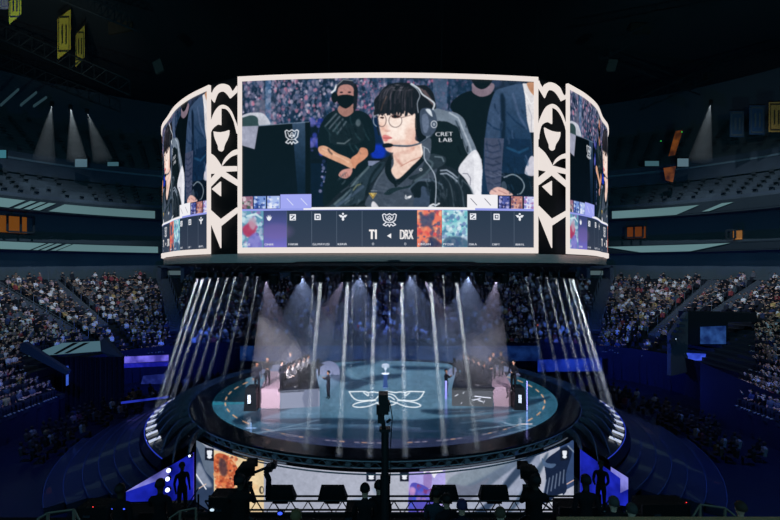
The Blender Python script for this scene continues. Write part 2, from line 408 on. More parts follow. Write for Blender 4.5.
    folds(368, 182, 404, 204, 18, .9, .15, (58,66,78), (92,100,112), 2.4)
    folds(484, 100, 528, 158, 22, .2, .95, (30,48,72), (84,100,126), 2.2)
    folds(486, 160, 500, 188, 14, .9, .3, (44,50,70), (104,110,128))
    folds(506, 150, 530, 186, 16, .3, .9, (14,34,54), (52,88,112), 2.0)
    folds(326, 116, 368, 150, 30, .4, .9, (8,22,28), (60,84,90), 2.0)
    folds(440, 98, 484, 150, 16, .2, .95, (4,10,16), (16,28,38), 2.0)
    # neck and head
    c.sm(H([(285,200),(330,190),(430,150),(520,110),(535,215),(440,320),(355,405),(318,424),(290,400),(268,350),(290,290)]), (226,192,178))
    c.sm(H([(290,205),(420,150),(470,150),(430,200),(350,215),(345,270),(370,310),(330,290)]), (170,122,112), .75)
    c.line(H([(350,315),(430,270),(520,235)]), .8, (176,132,120)); c.line(H([(520,130),(530,210)]), 1.2, (246,230,220), .8)
    c.sm(H([(530,100),(600,70),(610,140),(590,250),(548,260),(540,200)]), (84,92,104))
    G = lambda p: A(p, 360, 75)
    c.sm(G([(165,330),(300,310),(470,320),(475,500),(470,560),(505,590),(430,640),(330,668),(270,672),(225,650),(205,590),(186,530),(172,470),(160,400)]), (238,206,192))
    c.sm(G([(165,420),(180,520),(205,590),(225,650),(270,672),(255,610),(235,560),(225,500),(195,440)]), (222,180,164), .7)
    c.sm(G([(470,380),(478,500),(470,560),(500,590),(430,640),(340,665),(420,600),(455,520)]), (198,150,136), .55)
    c.sm(G([(300,560),(420,580),(340,664),(270,672),(225,650),(240,625)]), (196,150,138), .6)
    c.sm(G([(195,460),(222,430),(262,455),(262,480),(235,490),(205,482)]), (216,150,140), .8); c.ell(387.6,131,2.4,1.0,(150,84,80),.8,.5)
    c.line(G([(225,380),(222,420),(205,460)]), .8, (206,160,146), .8); c.ell(400, 130, 9, 8, (250,224,212), .7, .9); c.ell(388, 124, 3, 5, (250,226,214), .6, .9); c.ell(402, 152, 7, 6, (240,206,192), .6, .9); c.ell(383.5, 127.5, 2.5, 5, (226,184,168), .5, .9); c.ell(410, 138, 4, 9, (206,160,146), .5, .9)
    c.sm(H([(192,55),(215,44),(245,52),(278,72),(245,84),(228,100),(203,96),(198,80)]), (212,134,132)); c.line(H([(200,72),(272,72)]), .5, (130,60,64))
    c.sm(G([(130,300),(123,225),(165,170),(200,120),(250,86),(330,70),(420,74),(490,92),(560,92),(618,145),(640,215),(648,290),(600,292),(540,292),(505,330),(478,400),(470,335),(440,350),(395,312),(355,330),(310,322),(285,345),(250,315),(205,345),(185,318),(168,350),(150,335)]), (30,30,37))
    rr = np.random.RandomState(5)
    for k in range(26):
        x = 134+340*k/25+rr.uniform(-6, 6); yb = 336+10*math.sin(k*1.7)+rr.uniform(-2, 8)-(10 if k > 20 else 0)
        c.line([q[:2] for q in crom(G([(x+14, 250), (x+4, 300), (x-4, yb)]), 4)], 1.9, (30,30,37) if k % 3 else (40,38,44))
    for k in range(46):
        x0 = rr.uniform(190, 500); t = rr.uniform(0, 1); x1 = 130+(x0-190)*1.12+rr.uniform(-20, 20)
        y1 = 180+rr.uniform(0, 130); g = rr.choice([66, 90, 120, 22, 50])
        c.line([q[:2] for q in crom(G([(x0, 92+rr.uniform(0, 40)), ((x0+x1)/2-10, 140+rr.uniform(0, 40)), (x1, y1)]), 4)], .55, (g, g*.95, g*1.03), .65)
    for k in range(12): c.line([q[:2] for q in crom(G([(480+8*k,100+4*k),(540+7*k,150+6*k),(600+4*k,235+4*k)]), 4)], .7, [(150,132,130),(96,84,86),(52,46,50)][k % 3], .8)
    c.line([q[:2] for q in crom(G([(440,78),(500,120),(535,170),(600,215),(636,250),(622,300)]), 5)], 1.6, (188,196,204)); c.line([q[:2] for q in crom(G([(430,82),(485,125),(512,180),(490,250),(505,360),(530,450)]), 5)], .9, (150,160,170))
    for i in range(14): c.ell(397+4.2*math.cos(i), 88+3*math.sin(i*2.1), 1.3, .6, (104,104,110), .4, .5)
    c.line([q[:2] for q in crom(G([(182,310),(200,250),(230,190)]), 4)], 1, (150,120,100), .5); c.line(G([(430,320),(445,350)]), .7, (30,28,34))
    # glasses, eyes, headset
    c.sm(G([(270,362),(290,350),(325,352),(345,368),(320,376),(285,376)]), (70,46,44)); c.ell(395,116.8,1.5,1.1,(14,12,16)); c.sm(G([(172,372),(190,364),(208,372),(195,382)]), (70,46,44))
    for cx, cy, rx, ry in ((395, 121, 6.4, 6.6), (381.8, 120.6, 4.2, 6.4)):
        c.line([(cx+rx*math.cos(a*PI/12), cy+ry*math.sin(a*PI/12)) for a in range(25)], .6, (96,84,84))
    c.line(G([(358,372),(430,352)]), .6, (96,84,84)); c.line([q[:2] for q in crom(G([(160,345),(122,365),(120,420),(150,455)]), 5)], .9, (150,158,166)); c.line(G([(150,455),(165,520)]), 1.6, (30,34,40))
    c.sm(G([(472,380),(500,330),(540,300),(560,520),(520,560),(480,520)]), (16,20,26)); c.line(G([(478,390),(482,470)]), .7, (150,140,120), .6)
    c.sm(G([(512,320),(560,286),(620,300),(650,350),(658,440),(625,510),(560,530),(520,480)]), (76,86,102)); c.sm(G([(560,300),(600,300),(620,360),(590,340)]), (190,198,206)); c.sm(G([(530,360),(570,340),(590,420),(570,500),(540,480)]), (104,114,132))
    c.line([(433+2.9*math.cos(a*PI/8), 124.3+3.4*math.sin(a*PI/8)) for a in range(17)], .7, (226,230,236)); c.ell(433,124.3,1.3,1.6,(190,196,204),.7)
    c.line([q[:2] for q in crom(H([(268,134),(340,140),(430,138),(520,112),(580,70),(612,44)]), 5)], 1.6, (72,82,96)); c.line([q[:2] for q in crom(H([(268,130),(430,132),(520,106),(600,48)]), 5)], .4, (130,140,150))
    c.sm(H([(195,130),(215,118),(260,118),(285,132),(265,150),(215,154),(197,146)]), (20,24,30))
    c.line([q[:2] for q in crom(H([(548,150),(552,250),(600,320),(642,400),(650,520),(640,680)]), 5)], 1.0, (168,178,190)); c.line([(c0[0], c0[1]) for c0 in H([(535,140),(580,165),(595,195)])], .8, (150,160,170))
    c.line([(420+1.2*math.cos(a*PI/5), 169.6+1.2*math.sin(a*PI/5)) for a in range(11)], .6, (220,226,232))
    c.grain(240, 76, 537, 209, .04)
    t_ = c.a[:int((207-c.y0)*c.S)]/255; c.a[:int((207-c.y0)*c.S)] = 255*(t_*t_*(3-2*t_)*.6+t_*.4)
    c.blur(6)
    # score strip
    c.rect(240, 209.6, 537, 249, vgrad(210, (40,52,70), 247, (52,60,78))); c.rect(240, 207.6, 537, 210, (148,156,232)); c.rect(304.5, 206.8, 474, 209.3, (244,242,244))
    def art(x0, y0, x1, y1, base, cols, n, r=(1,4)):
        cc = Canvas(x0, y0, x1, y1, 4, base); cc.blobs(x0, y0, x1, y1, n, cols, *r, .85); cc.blur(1)
        i = int(round((x0-c.x0)*4)); j = int(round((y0-c.y0)*4)); c.a[j:j+cc.h, i:i+cc.w] = cc.a[:max(0, c.h-j), :max(0, c.w-i)]
    art(241, 210, 264, 247, (96,150,176), [(200,226,232),(140,190,206),(70,90,140),(150,110,170),(190,210,226)], 90, (.7,2.2))
    c.sm([(242,228),(247,223),(252,220),(257,226),(254,234),(247,236)], (176,50,86), .9); c.sm([(250,236),(257,232),(262,240),(262,247),(248,247)], (120,110,196), .8); c.sm([(249,219),(254,217),(257,222),(254,229),(250,226)], (190,160,178), .8); c.line([(247,215),(256,213),(262,217)], 2, (216,236,240), .8)
    c.rect(264.5, 210, 288, 247, vgrad(210, (56,66,112), 247, (116,108,196))); c.ell(277, 231, 12, 6, (130,100,160), .35, .7)
    art(416.5, 210, 440.5, 247, (232,120,96), [(240,150,110),(250,190,150),(220,80,80),(120,70,100),(80,84,120)], 110, (.7,2.4))
    c.sm([(419,212),(425,216),(430,212),(434,214),(431,224),(434,232),(427,226),(421,226)], (58,70,104), .85); c.sm([(430,236),(440,243),(440,247),(418,247),(426,243)], (34,46,80), .8)
    art(441, 210, 466, 247, (150,206,214), [(226,240,244),(90,180,190),(60,110,150),(200,224,236),(110,130,180)], 120, (.7,2.2)); c.sm([(444,238),(456,236),(466,240),(466,247),(443,247)], (44,64,96), .7)
    for x in (288, 312.7, 337.4, 362.4, 466.5, 490, 513.3): c.rect(x-.25, 211, x+.25, 246, (86,98,116))
    W = (238,240,246)
    def paw(x, y): c.poly([(x-3,y-2),(x-1.6,y),(x-1,y-3.2),(x,y-.5),(x+1,y-3.2),(x+1.6,y),(x+3,y-2),(x+1.8,y+2),(x,y+3.2),(x-1.8,y+2)], W)
    def midi(x, y): c.rect(x-3.1,y-3.1,x+3.1,y+3.1,W); c.poly([(x-2,y+1.2),(x+1.2,y-2),(x+2,y-1.2),(x-1.2,y+2)], (50,60,78)); c.line([(x-2,y-2),(x-.4,y-2)], .7, (50,60,78)); c.line([(x+2,y+2),(x+.4,y+2)], .7, (50,60,78))
    def boti(x, y): c.rect(x-3.1,y-3.1,x+3.1,y+3.1,W); c.rect(x-1.9,y-1.9,x+1.9,y+1.9,(50,60,78)); c.rect(x-1,y-1,x+1,y+1,W); c.poly([(x+2.2,y-3.2),(x+3.3,y-3.2),(x+3.3,y-2.2)], (50,60,78))
    def supi(x, y): c.poly([(x-4.4,y-2),(x-1.4,y-1.8),(x,y-.6),(x+1.4,y-1.8),(x+4.4,y-2),(x+2.4,y+.6),(x+1,y+.4),(x+1.2,y+3),(x,y+4),(x-1.2,y+3),(x-1,y+.4),(x-2.4,y+.6)], W); c.ell(x,y-3,1.1,1,W)
    paw(269.8, 217); midi(293.8, 216.7); boti(318.6, 216.6); supi(343.6, 216.6); midi(471.7, 216); boti(495.6, 216); supi(519.2, 216)
    for t, x in (('ZEUS',242.5),('ONER',265),('FAKER',289.2),('GUMAYUSI',313.3),('KERIA',338.2),('KINGEN',417),('PYOSIK',441.6),('ZEKA',467),('DEFT',490.8),('BERYL',514.6)): c.text(t, x, 245, 2.3, (222,224,232), 1.05, 0, .15)
    c.poly([(369.2,229.4),(374.4,229.4),(374.4,231.2),(372.9,231.2),(372.9,239),(370.9,239),(370.9,231.2),(369.2,231.2)], (246,240,238)); c.poly([(374.9,229.4),(377,229.4),(377,239),(375.1,239),(375.1,231.6),(374.3,232.2)], (246,240,238)); c.text('DRX', 399, 239, 9.6, (246,240,238), .46, 0, .9)
    c.text('0', 372, 245, 2.8, (214,218,226), 1.1); c.text('0', 403.6, 245, 2.8, (214,218,226), 1.1)
    c.poly([(386.8,235.6),(391,233),(391,238.2)], (246,244,246)); emblem(c, 382.4, 213.2, 13.6, 13.2, (238,238,244), 1.0)
    # banned picks
    for x0, x1, base, cols in ((242,253,(150,110,130),[(40,80,60),(200,180,190),(120,40,70),(230,220,226)]),(254.2,266.6,(120,150,210),[(30,50,120),(220,230,250),(80,110,190)]),(268,280.6,(170,190,235),[(240,244,252),(110,130,210),(200,210,240)]),(498,508.6,(70,80,150),[(30,30,80),(210,200,230),(120,130,200)]),(510.6,522,(190,130,120),[(230,180,160),(120,70,80),(70,60,110)]),(523.8,534.5,(200,200,235),[(240,240,250),(150,90,150),(110,120,200)])):
        c.rect(x0-1, 194.5, x1+1, 208, (20,22,52)); art(x0, 195.2, x1, 207.6, base, cols, 34, (.5, 1.5))
    c.rect(281.2, 193.6, 312.4, 208, (160,166,240)); c.rect(466, 194, 496.6, 208, (240,238,242))
    for x in (288, 302): c.line([(x,198),(x+6,204.5)], .7, (222,226,250))
    for x in (469.5, 483.5): c.line([(x,198),(x+6,204.5)], .6, (90,90,104))
    c.rect(281, 207.6, 304.5, 210, (148,156,232)); c.rect(474, 207.6, 537, 210, (148,156,232)); c.rect(452, 206.8, 474, 209.3, (244,242,244))
    return c
PIC = main_picture()
# ---------------------------------------------------------------- scoreboard
D0 = 22.3
def centre_pt(x):            # x = lateral position in metres on the flat-ish front
    return Vector((x, D0*(1+.0207*(x/(.3*D0))**2), 0))
side_k = [(.373,1.0650),(.439,1.125),(.500,1.197),(.5565,1.284),(.600,1.352),(.634,1.425),(.655,1.50),(.660,1.56),(.655,1.62),(.634,1.70)]
side_r = [(.3845,1.0565),(.446,1.118),(.504,1.192)]+side_k[3:]
SIDE = {}
for k_, kn in ((-1, side_k), (1, side_r)):
    pts = [(p[0]*D0, p[1]*D0) for p in crom(kn, 10)]; cu = [0.0]
    for a, b in zip(pts, pts[1:]): cu.append(cu[-1]+math.hypot(b[0]-a[0], b[1]-a[1]))
    SIDE[k_] = (pts, cu)
side_c = SIDE[-1][0]
def side_at(s, k_=-1):
    pts, cu = SIDE[k_]
    return np.interp(s, cu, [p[0] for p in pts]), np.interp(s, cu, [p[1] for p in pts])
ZT_O, ZB_O, ZT_I, ZB_I = CAMZ+8.81, CAMZ+.785, CAMZ+8.60, CAMZ+1.045
scr_mat = attr_mat('video_screen', 1.0)
sb = empty('scoreboard', (0, D0, CAMZ+.3), 0, 'huge curved black centre-hung scoreboard with lit white framed video screens', 'scoreboard')
INV = Matrix.Translation(-Vector(sb.location))
def adopt(o, root=None):
    o.matrix_parent_inverse = Matrix.Translation(-Vector((root or sb).location)); return o
# centre screen
W_, H_ = 1000, 590
xs = np.linspace(-.2925*D0, .3054*D0, W_); X0p = 241.5; X1p = 534.5
vs_ = np.linspace(0, 1, H_)
Xg, Vg = np.meshgrid(xs, vs_)
Yg = D0*(1+.0207*(Xg/(.3*D0))**2); Zg = ZT_I+(ZB_I-ZT_I)*Vg
G = np.stack([Xg, Yg, Zg], -1); px = X0p+(X1p-X0p)*(Xg-xs[0])/(xs[-1]-xs[0]); py = 78.3+(246.9-78.3)*Vg
o = adopt(picture_mesh('centre_screen', G, PIC.sample(px, py), scr_mat, sb)); o['label'] = 'front video screen showing a player in round glasses and headset'
LS = .66*D0*.98
for sgn, nm, lb in ((-1, 'side_screen', 'left side video screen, seen edge-on, showing suited man'), (1, 'side_screen', 'right side video screen, seen edge-on, showing crowd and monitor')):
    W2, H2 = 420, 330
    s = np.linspace(.08, LS, W2)
    Xs, Vs = np.meshgrid(s, np.linspace(0, 1, H2)); xx, yy = side_at(Xs, sgn)
    z = ZT_I+(ZB_I-ZT_I)*Vs; G = np.stack([sgn*xx, yy, z], -1)
    t = (Xs-s[0])/(s[-1]-s[0]); px = (X1p-(X1p-X0p)*t) if sgn < 0 else (X0p+(X1p-X0p)*t)
    o = adopt(picture_mesh(nm, G, PIC.sample(px, 78.3+(246.9-78.3)*Vs), scr_mat, sb)); o['label'] = lb
frame_m = mat('lit_frame', (60,58,58), .5, emit=(240,229,223), es=.95)
frame_m.cycles.emission_sampling = 'NONE'
def outward(p, q):
    t = (Vector(q)-Vector(p)).normalized(); return Vector((t.y, -t.x, 0))
def ribbon(curve, z0, z1, th=.12):
    """solid band following a plan curve"""
    mb = MB(); n = len(curve); fr = []; bk = []
    for i in range(n):
        a = curve[max(0, i-1)]; b = curve[min(n-1, i+1)]; o_ = outward((a[0], a[1], 0), (b[0], b[1], 0))
        if o_.y > 0 and i < 3 and False: o_ = -o_
        fr.append((curve[i][0]+o_.x*th*.5, curve[i][1]+o_.y*th*.5)); bk.append((curve[i][0]-o_.x*th*.5, curve[i][1]-o_.y*th*.5))
    rows = [[(x, y, z0) for x, y in fr], [(x, y, z1) for x, y in fr], [(x, y, z1) for x, y in bk], [(x, y, z0) for x, y in bk], [(x, y, z0) for x, y in fr]]
    mb.grid(rows)
    for i in (0, n-1): mb.add([(fr[i][0],fr[i][1],z0),(fr[i][0],fr[i][1],z1),(bk[i][0],bk[i][1],z1),(bk[i][0],bk[i][1],z0)], [(0,1,2,3)])
    return mb
def join(*mbs):
    r = MB()
    for m_ in mbs: r.add(m_.v, m_.f)
    return r
cc = [tuple(centre_pt(x)[:2]) for x in np.linspace(-.2999*D0, .3125*D0, 41)]
def seg(c, i0, i1): return c[i0:i1]
fw = .19
left_edge = [tuple(centre_pt(x)[:2]) for x in (-.2999*D0, -.2999*D0+fw)]; right_edge = [tuple(centre_pt(x)[:2]) for x in (.3125*D0-fw, .3125*D0)]
o = adopt(join(ribbon(cc, ZT_I, ZT_O), ribbon(cc, ZB_O, ZB_I), ribbon(left_edge, ZB_I, ZT_I), ribbon(right_edge, ZB_I, ZT_I)).build('screen_frame', frame_m, sb))
for sgn in (-1, 1):
    sc_ = [(sgn*side_at(s, sgn)[0], side_at(s, sgn)[1]) for s in np.linspace(-.0, LS+.2, 60)]
    e1 = [(sgn*side_at(s, sgn)[0], side_at(s, sgn)[1]) for s in (0, .19)]; e2 = [(sgn*side_at(s, sgn)[0], side_at(s, sgn)[1]) for s in (LS, LS+.2)]
    adopt(join(ribbon(sc_, ZT_I, ZT_O), ribbon(sc_, ZB_O, ZB_I), ribbon(e1, ZB_I, ZT_I), ribbon(e2, ZB_I, ZT_I)).build('screen_frame', frame_m, sb))
# body: closed curve a little inside the screens
half = [(x, centre_pt(x)[1]+.15) for x in np.linspace(0, .3*D0, 10)]+[(a-.18, b+.06) for a, b in side_c[::4]]
YM = 1.56*D0
half = [p for p in half if p[1] < YM-.5]+[(.66*D0-.18, YM)]
back = [(x, 2*YM-y) for x, y in reversed(half[:-1])]
loopr = half+back
loop = loopr+[(-x, y) for x, y in reversed(loopr[1:-1])]
black = mat('scoreboard_black', (12,17,21), .85, noise=.2)
blackm = mat('matte_black', (10,12,15), .7)
def inset(k): return [(x*k, YM+(y-YM)*k) for x, y in loop]
mb = MB(); L3 = lambda l, z: [(x, y, z) for x, y in l]
mb.strip(L3(loop, CAMZ+8.9), L3(loop, CAMZ+.33), closed=True)
mb.add(L3(loop, CAMZ+8.9), [tuple(range(len(loop)))])
adopt(mb.build('body', black, sb))
mb = MB(); mb.strip(L3(loop, CAMZ+.33), L3(inset(.86), CAMZ+.22), closed=True); mb.strip(L3(inset(.86), CAMZ+.22), L3(inset(.84), CAMZ-.02), closed=True)
mb.add(L3(inset(.84), CAMZ-.02), [tuple(range(len(loop)))]); adopt(mb.build('underside', blackm, sb))
mb = MB(); L = L3(inset(.995), CAMZ+.52)
mb.strip([(x*1.008, YM+(y-YM)*1.008, CAMZ+.76) for x, y in loop], [(x*1.008, YM+(y-YM)*1.008, CAMZ+.36) for x, y in loop], closed=True)
adopt(mb.build('skirt', mat('skirt_grey', (205,180,172), .55, noise=.2), sb))
# hanging cables to the roof
mb = MB()
for sx in (-8, -3, 3, 8):
    for yy in (27, 40): mb.tube((sx, yy, CAMZ+8.8), (sx*1.1, yy, CAMZ+27), .04)
adopt(mb.build('suspension_cables', blackm, sb))
# emblem lattice panels between the screens
E1 = lambda p: [(204+a/5.775, 80+b/5.775) for a, b in p]
E2 = lambda p: [(204+a/5.47, 160+b/5.47) for a, b in p]
EMB = [crom(E1([(31,50),(52,78),(65,55),(90,32),(120,25),(150,35),(172,68),(196,36)]), 3)+E1([(196,72)])+crom(E1([(157,108),(140,85),(120,70),(100,70),(82,85),(65,132)]), 3)+E1([(31,92)]),
 crom(E1([(31,290),(50,232),(70,184),(95,154),(120,146),(143,157),(165,186),(182,227),(198,268)]), 3)+E1([(198,312)])+crom(E1([(181,245),(158,196),(133,170),(104,166)]), 3)+E1([(104,262)])+crom(E1([(85,258),(65,272),(45,300),(31,375)]), 3),
 E1([(63,299),(85,303),(104,304),(128,300),(151,292),(149,318),(140,344),(127,368),(121,385),(118,402),(112,411),(104,414),(95,411),(90,402),(89,385),(82,368),(72,345),(66,322)]),
 crom(E1([(198,402),(175,410),(150,430),(125,460),(110,496)]), 3)+crom(E1([(130,472),(160,445),(198,430)]), 3),
 crom(E1([(31,418),(65,440),(95,480),(106,500)]), 3)+E2([(185,35),(185,62),(120,65),(190,108),(190,142),(98,88),(25,158),(25,118),(70,75),(25,78)]),
 E2([(97,120),(50,160),(97,198)]), E2([(25,266),(98,325),(190,260),(190,290),(98,362),(98,482),(25,318)])]
pl = Vector((-.373*D0, 1.065*D0, 0)); pr = Vector((-.2999*D0, 1.0207*D0, 0))
def on_panel(x, y):
    k = (x-CX)/F; a = pl; b = pr    # intersect the sight line with the panel plane
    t = (k*a.y-a.x)/((b.x-a.x)-k*(b.y-a.y)); q = a+(b-a)*t
    return t, CAMZ+(HY-y)/F*q.y
for sgn in (-1, 1):
    mb = MB(); A_, B_ = (pl, pr) if sgn < 0 else (Vector((.3125*D0, 1.0225*D0, 0)), Vector((.3845*D0, 1.0565*D0, 0)))
    n = outward(A_, B_); n = n if n.y < 0 else -n
    for sh in EMB:
        pts = []
        for p in sh:
            t, z = on_panel(p[0], p[1]); q = A_+(B_-A_)*max(-.0, min(1.0, t)); pts.append((q.x+n.x*.03, q.y+n.y*.03, z))
        # drop repeats
        cl = [pts[0]]
        for p in pts[1:]:
            if (Vector(p)-Vector(cl[-1])).length > .012: cl.append(p)
        mb.prism(cl, n*.06)
    adopt(mb.build('emblem_panel', frame_m, sb))
# ---------------------------------------------------------------- the arena bowl
SX, CXB, CYB, R0, YE = 30.0, 16.0, 43.0, 14.0, 57.0
ZF, SL, TT = 3.9, .353, 17.0          # front row height, slope, bowl depth
def bowl(s, t):
    """plan point: s runs 0..1 left side to right side, t metres outward from the front row"""
    La = SX+t; ls = 43.0; la = PI/2*(R0+0); le = 2*CXB; tot = 2*ls+2*la+le
    q = s*tot
    if q < ls: return (-(SX+t), q)
    q -= ls
    if q < la: a = q/R0; return (-CXB-(R0+t)*math.cos(a), CYB+(R0+t)*math.sin(a))
    q -= la
    if q < le: return (-CXB+q, YE+t)
    q -= le
    if q < la: a = PI/2-q/R0; return (CXB+(R0+t)*math.cos(a), CYB+(R0+t)*math.sin(a))
    q -= la
    return (SX+t, CYB-q)
TOT = 86+PI*R0+2*CXB
def s_side(y): return y/TOT
def s_corner(deg): return (43+math.radians(deg)*R0)/TOT
S0, S1 = s_side(14), 1-s_side(14)
SS = np.linspace(S0, S1, 121)
def zrow(t): return ZF+SL*t
concrete = mat('dark_concrete', (30,38,50), .85, noise=.3, nscale=1.2)
drape = mat('navy_drape', (10,16,40), .8, noise=.35, nscale=.8)
darkm = mat('arena_dark', (70,84,94), .9, noise=.3, nscale=.4)
NR = 20; tr = TT/NR; NX = 4; TL = -NX*tr; ZL = ZF+SL*TL
floor_m = mat('arena_floor_navy', (14,22,40), .35, noise=.4, nscale=.35)
mb = MB()
for x0, y0, x1, y1 in ((-75,-12,-10.2,34), (10.2,-12,75,34), (-75,34,75,100)): mb.box(((x0+x1)/2, (y0+y1)/2, -.06), (x1-x0, y1-y0, .12))
tag(mb.build('floor', floor_m), kind='structure')
mb = MB(); mb.box((0,11,-1.26), (21,46.4,.12)); tag(mb.build('floor_pit', floor_m), kind='structure')
mb = MB(); mb.box((-10.2,11,-.6), (.1,46,1.2)); mb.box((10.2,11,-.6), (.1,46,1.2)); mb.box((0,34,-.6), (20.4,.1,1.2)); tag(mb.build('wall_pit', darkm), kind='structure')
mb = MB()
for r in range(-NX, NR):
    t = r*tr; z = zrow(t)
    A = [(*bowl(s, t), z-(SL*tr if r > -NX else 0)) for s in SS]; B = [(*bowl(s, t), z) for s in SS]; C = [(*bowl(s, t+tr), z) for s in SS]
    mb.strip(A, B); mb.strip(B, C)
tag(mb.build('floor_lower_bowl', concrete), kind='structure')
# nearer side rows that run lower
def side_rows(sgn):
    mb = MB(); n = 7
    for r in range(n):
        t = -6+r*6/n; z = ZF+SL*t; x0 = SX+t; x1 = x0+6/n
        y1 = 37.5
        for (xa, za, xb, zb) in ((x0, z-.3, x0, z), (x0, z, x1, z)):
            mb.add([(sgn*xa,10,za),(sgn*xb,10,zb),(sgn*xb,y1,zb),(sgn*xa,y1,za)], [(0,1,2,3)])
    return mb
for sgn, nm in ((-1,'left'),(1,'right')):
    tag(side_rows(sgn).build('floor_side_rows_'+nm, concrete), kind='structure')
    mb = MB(); x = 24*sgn
    n = 60; top = []; bot = []
    for i in range(n+1):
        y = 10+27.5*i/n; k = .12*math.sin(i*2.3); top.append((x+k, y, ZF-6*SL)); bot.append((x+k, y, 0))
    mb.strip(top, bot); mb.strip([(x, 37.5, ZF-6*SL), (sgn*(30+TL), 37.5, ZL)], [(x, 37.5, 0), (sgn*(30+TL), 37.5, 0)])
    tag(mb.build('wall_front_'+nm, drape), kind='structure')
# wall under the front row of the rest of the bowl
mb = MB(); ss = [s for s in np.linspace(s_side(37.5), 1-s_side(37.5), 260)]
TL = -NX*tr; ZL = ZF+SL*TL; pts = [bowl(s, TL) for s in ss]
mb.strip([(x, y, ZL) for x, y in pts], [(x*1.0+.0, y+.15*math.sin(i*1.9), 0) for i, (x, y) in enumerate(pts)])
mb.strip([(x, y, ZL+.6) for x, y in pts], [(x, y, ZL-.05) for x, y in pts])
tag(mb.build('wall_under_bowl', drape), kind='structure')
# wall above the lower bowl, suite levels, upper deck

def wallstrip(name, t0, z0, t1, z1, m, s0=S0, s1=S1, n=100):
    ss = np.linspace(s0, s1, n); mb = MB()
    mb.strip([(*bowl(s, t0), z0) for s in ss], [(*bowl(s, t1), z1) for s in ss])
    return mb.build(name, m)
tag(wallstrip('wall_concourse', TT+1.5, zrow(TT)-.1, TT+1.5, CAMZ+2.6, darkm), kind='structure')
tag(wallstrip('floor_concourse', TT-.1, zrow(TT)-.02, TT+1.6, zrow(TT)-.02, blackm), kind='structure')
tag(wallstrip('trim_top_riser', TT-.02, zrow(TT-tr)-.1, TT-.02, zrow(TT), concrete), kind='structure')
tag(wallstrip('ceiling_concourse', TT-.6, CAMZ+2.5, TT+1.6, CAMZ+2.5, darkm), kind='structure')
tag(wallstrip('floor_suites', TT-.6, CAMZ+3.3, TT+3.5, CAMZ+3.3, darkm), kind='structure')
tag(wallstrip('wall_suites', TT+3.4, CAMZ+3.3, TT+3.4, CAMZ+7.3, mat('suite_back', (60,74,84), .9, noise=.3)), kind='structure')
tag(wallstrip('ceiling_suites', TT-1.0, CAMZ+7.2, TT+3.5, CAMZ+7.2, darkm), kind='structure')
# upper deck
mb = MB(); NU = 19; SLU = .62
def udk(r):
    return (TT-.6+r*.95, CAMZ+9.0+SLU*.95*r) if r < 7 else (TT-.6+(r-2.2)*.95, CAMZ+9.0+SLU*.95*r+1.6)
for r in range(NU):
    t, z = udk(r)
    A = [(*bowl(s, t), z-(2.6 if r == 7 else SLU*.95)) for s in SS]; B = [(*bowl(s, t), z) for s in SS]; C = [(*bowl(s, t+.95), z) for s in SS]
    mb.strip(A, B); mb.strip(B, C)
updeck = mat('upper_deck', (58,70,80), .9, noise=.4, nscale=.8)
tag(mb.build('floor_upper_deck', updeck), kind='structure')
TU = TT-.6+(NU-2.2)*.95; ZU = udk(NU-1)[1]
tag(wallstrip('wall_upper', TU, ZU-.6, TU, CAMZ+34, mat('upper_wall', (60,72,80), .95)), kind='structure')
mb = MB(); mb.add([(-90,4,CAMZ+28),(90,4,CAMZ+28),(90,110,CAMZ+28),(-90,110,CAMZ+28)], [(0,1,2,3)])
tag(mb.build('ceiling', mat('roof_black', (40,48,54), .95)), kind='structure')
# seats of the dark upper deck: far too dim to count
mb = MB()
for r in range(NU):
    t, z = udk(r); t += .35; Lr = TOT
    for i in range(int((S1-S0)*TOT/.75)):
        s = S0+(i+.5)*.75/TOT
        if (i % 22) in (0, 1) or RNG.random() < .25: continue
        x, y = bowl(s, t)
        if abs(x/y) > .85: continue
        x2, y2 = bowl(s, t-.1); d = Vector((x-x2, y-y2, 0)).normalized(); e = Vector((-d.y, d.x, 0))*.24
        a = Vector((x, y, z+.02)); u = Vector((0,0,.8))
        mb.add([a-e, a+e, a+e+u, a-e+u, a-e-d*.4+Vector((0,0,.4)), a+e-d*.4+Vector((0,0,.4)), a+e+Vector((0,0,.4)), a-e+Vector((0,0,.4))], [(0,1,2,3),(4,5,6,7)])
tag(mb.build('upper_deck_seats', mat('seat_navy', (40,52,60), .7, noise=.5, nscale=3), recalc=False), 'rows of dark empty seats filling the dim upper deck', 'seats', kind='stuff')
# LED ribbon boards
def stripe_mat(name, base, glow):
    m = mat(name, (20,30,32), .5, emit=base, es=glow); nt = m.node_tree; b = nt.nodes['Principled BSDF']
    at = nt.nodes.new('ShaderNodeTexCoord'); wv = nt.nodes.new('ShaderNodeTexNoise'); wv.inputs['Scale'].default_value = .05; wv.inputs['Detail'].default_value = 0
    nt.links.new(at.outputs['Object'], wv.inputs['Vector'])
    rp = nt.nodes.new('ShaderNodeValToRGB'); rp.color_ramp.elements[0].position = .3; rp.color_ramp.elements[0].color = (.6,.6,.6,1); rp.color_ramp.elements[1].position = .6
    nt.links.new(wv.outputs['Fac'], rp.inputs[0])
    mx = nt.nodes.new('ShaderNodeMix'); mx.data_type = 'RGBA'; mx.blend_type = 'MULTIPLY'; mx.inputs[0].default_value = 1
    mx.inputs[6].default_value = (*lin(base), 1); nt.links.new(rp.outputs[0], mx.inputs[7]); nt.links.new(mx.outputs[2], b.inputs['Emission Color'])
    m.cycles.emission_sampling = 'NONE'
    return m
rib = stripe_mat('ribbon_led', (92,124,128), 1.0)
def s_at_px(x, t, z):
    """bowl parameter whose point at (t) is seen at column x"""
    k = (x-CX)/F; lo, hi = .02, .98
    for _ in range(50):
        md = (lo+hi)/2; a, b = bowl(md, t)
        if a/max(b, .01) < k: lo = md
        else: hi = md
    return (lo+hi)/2
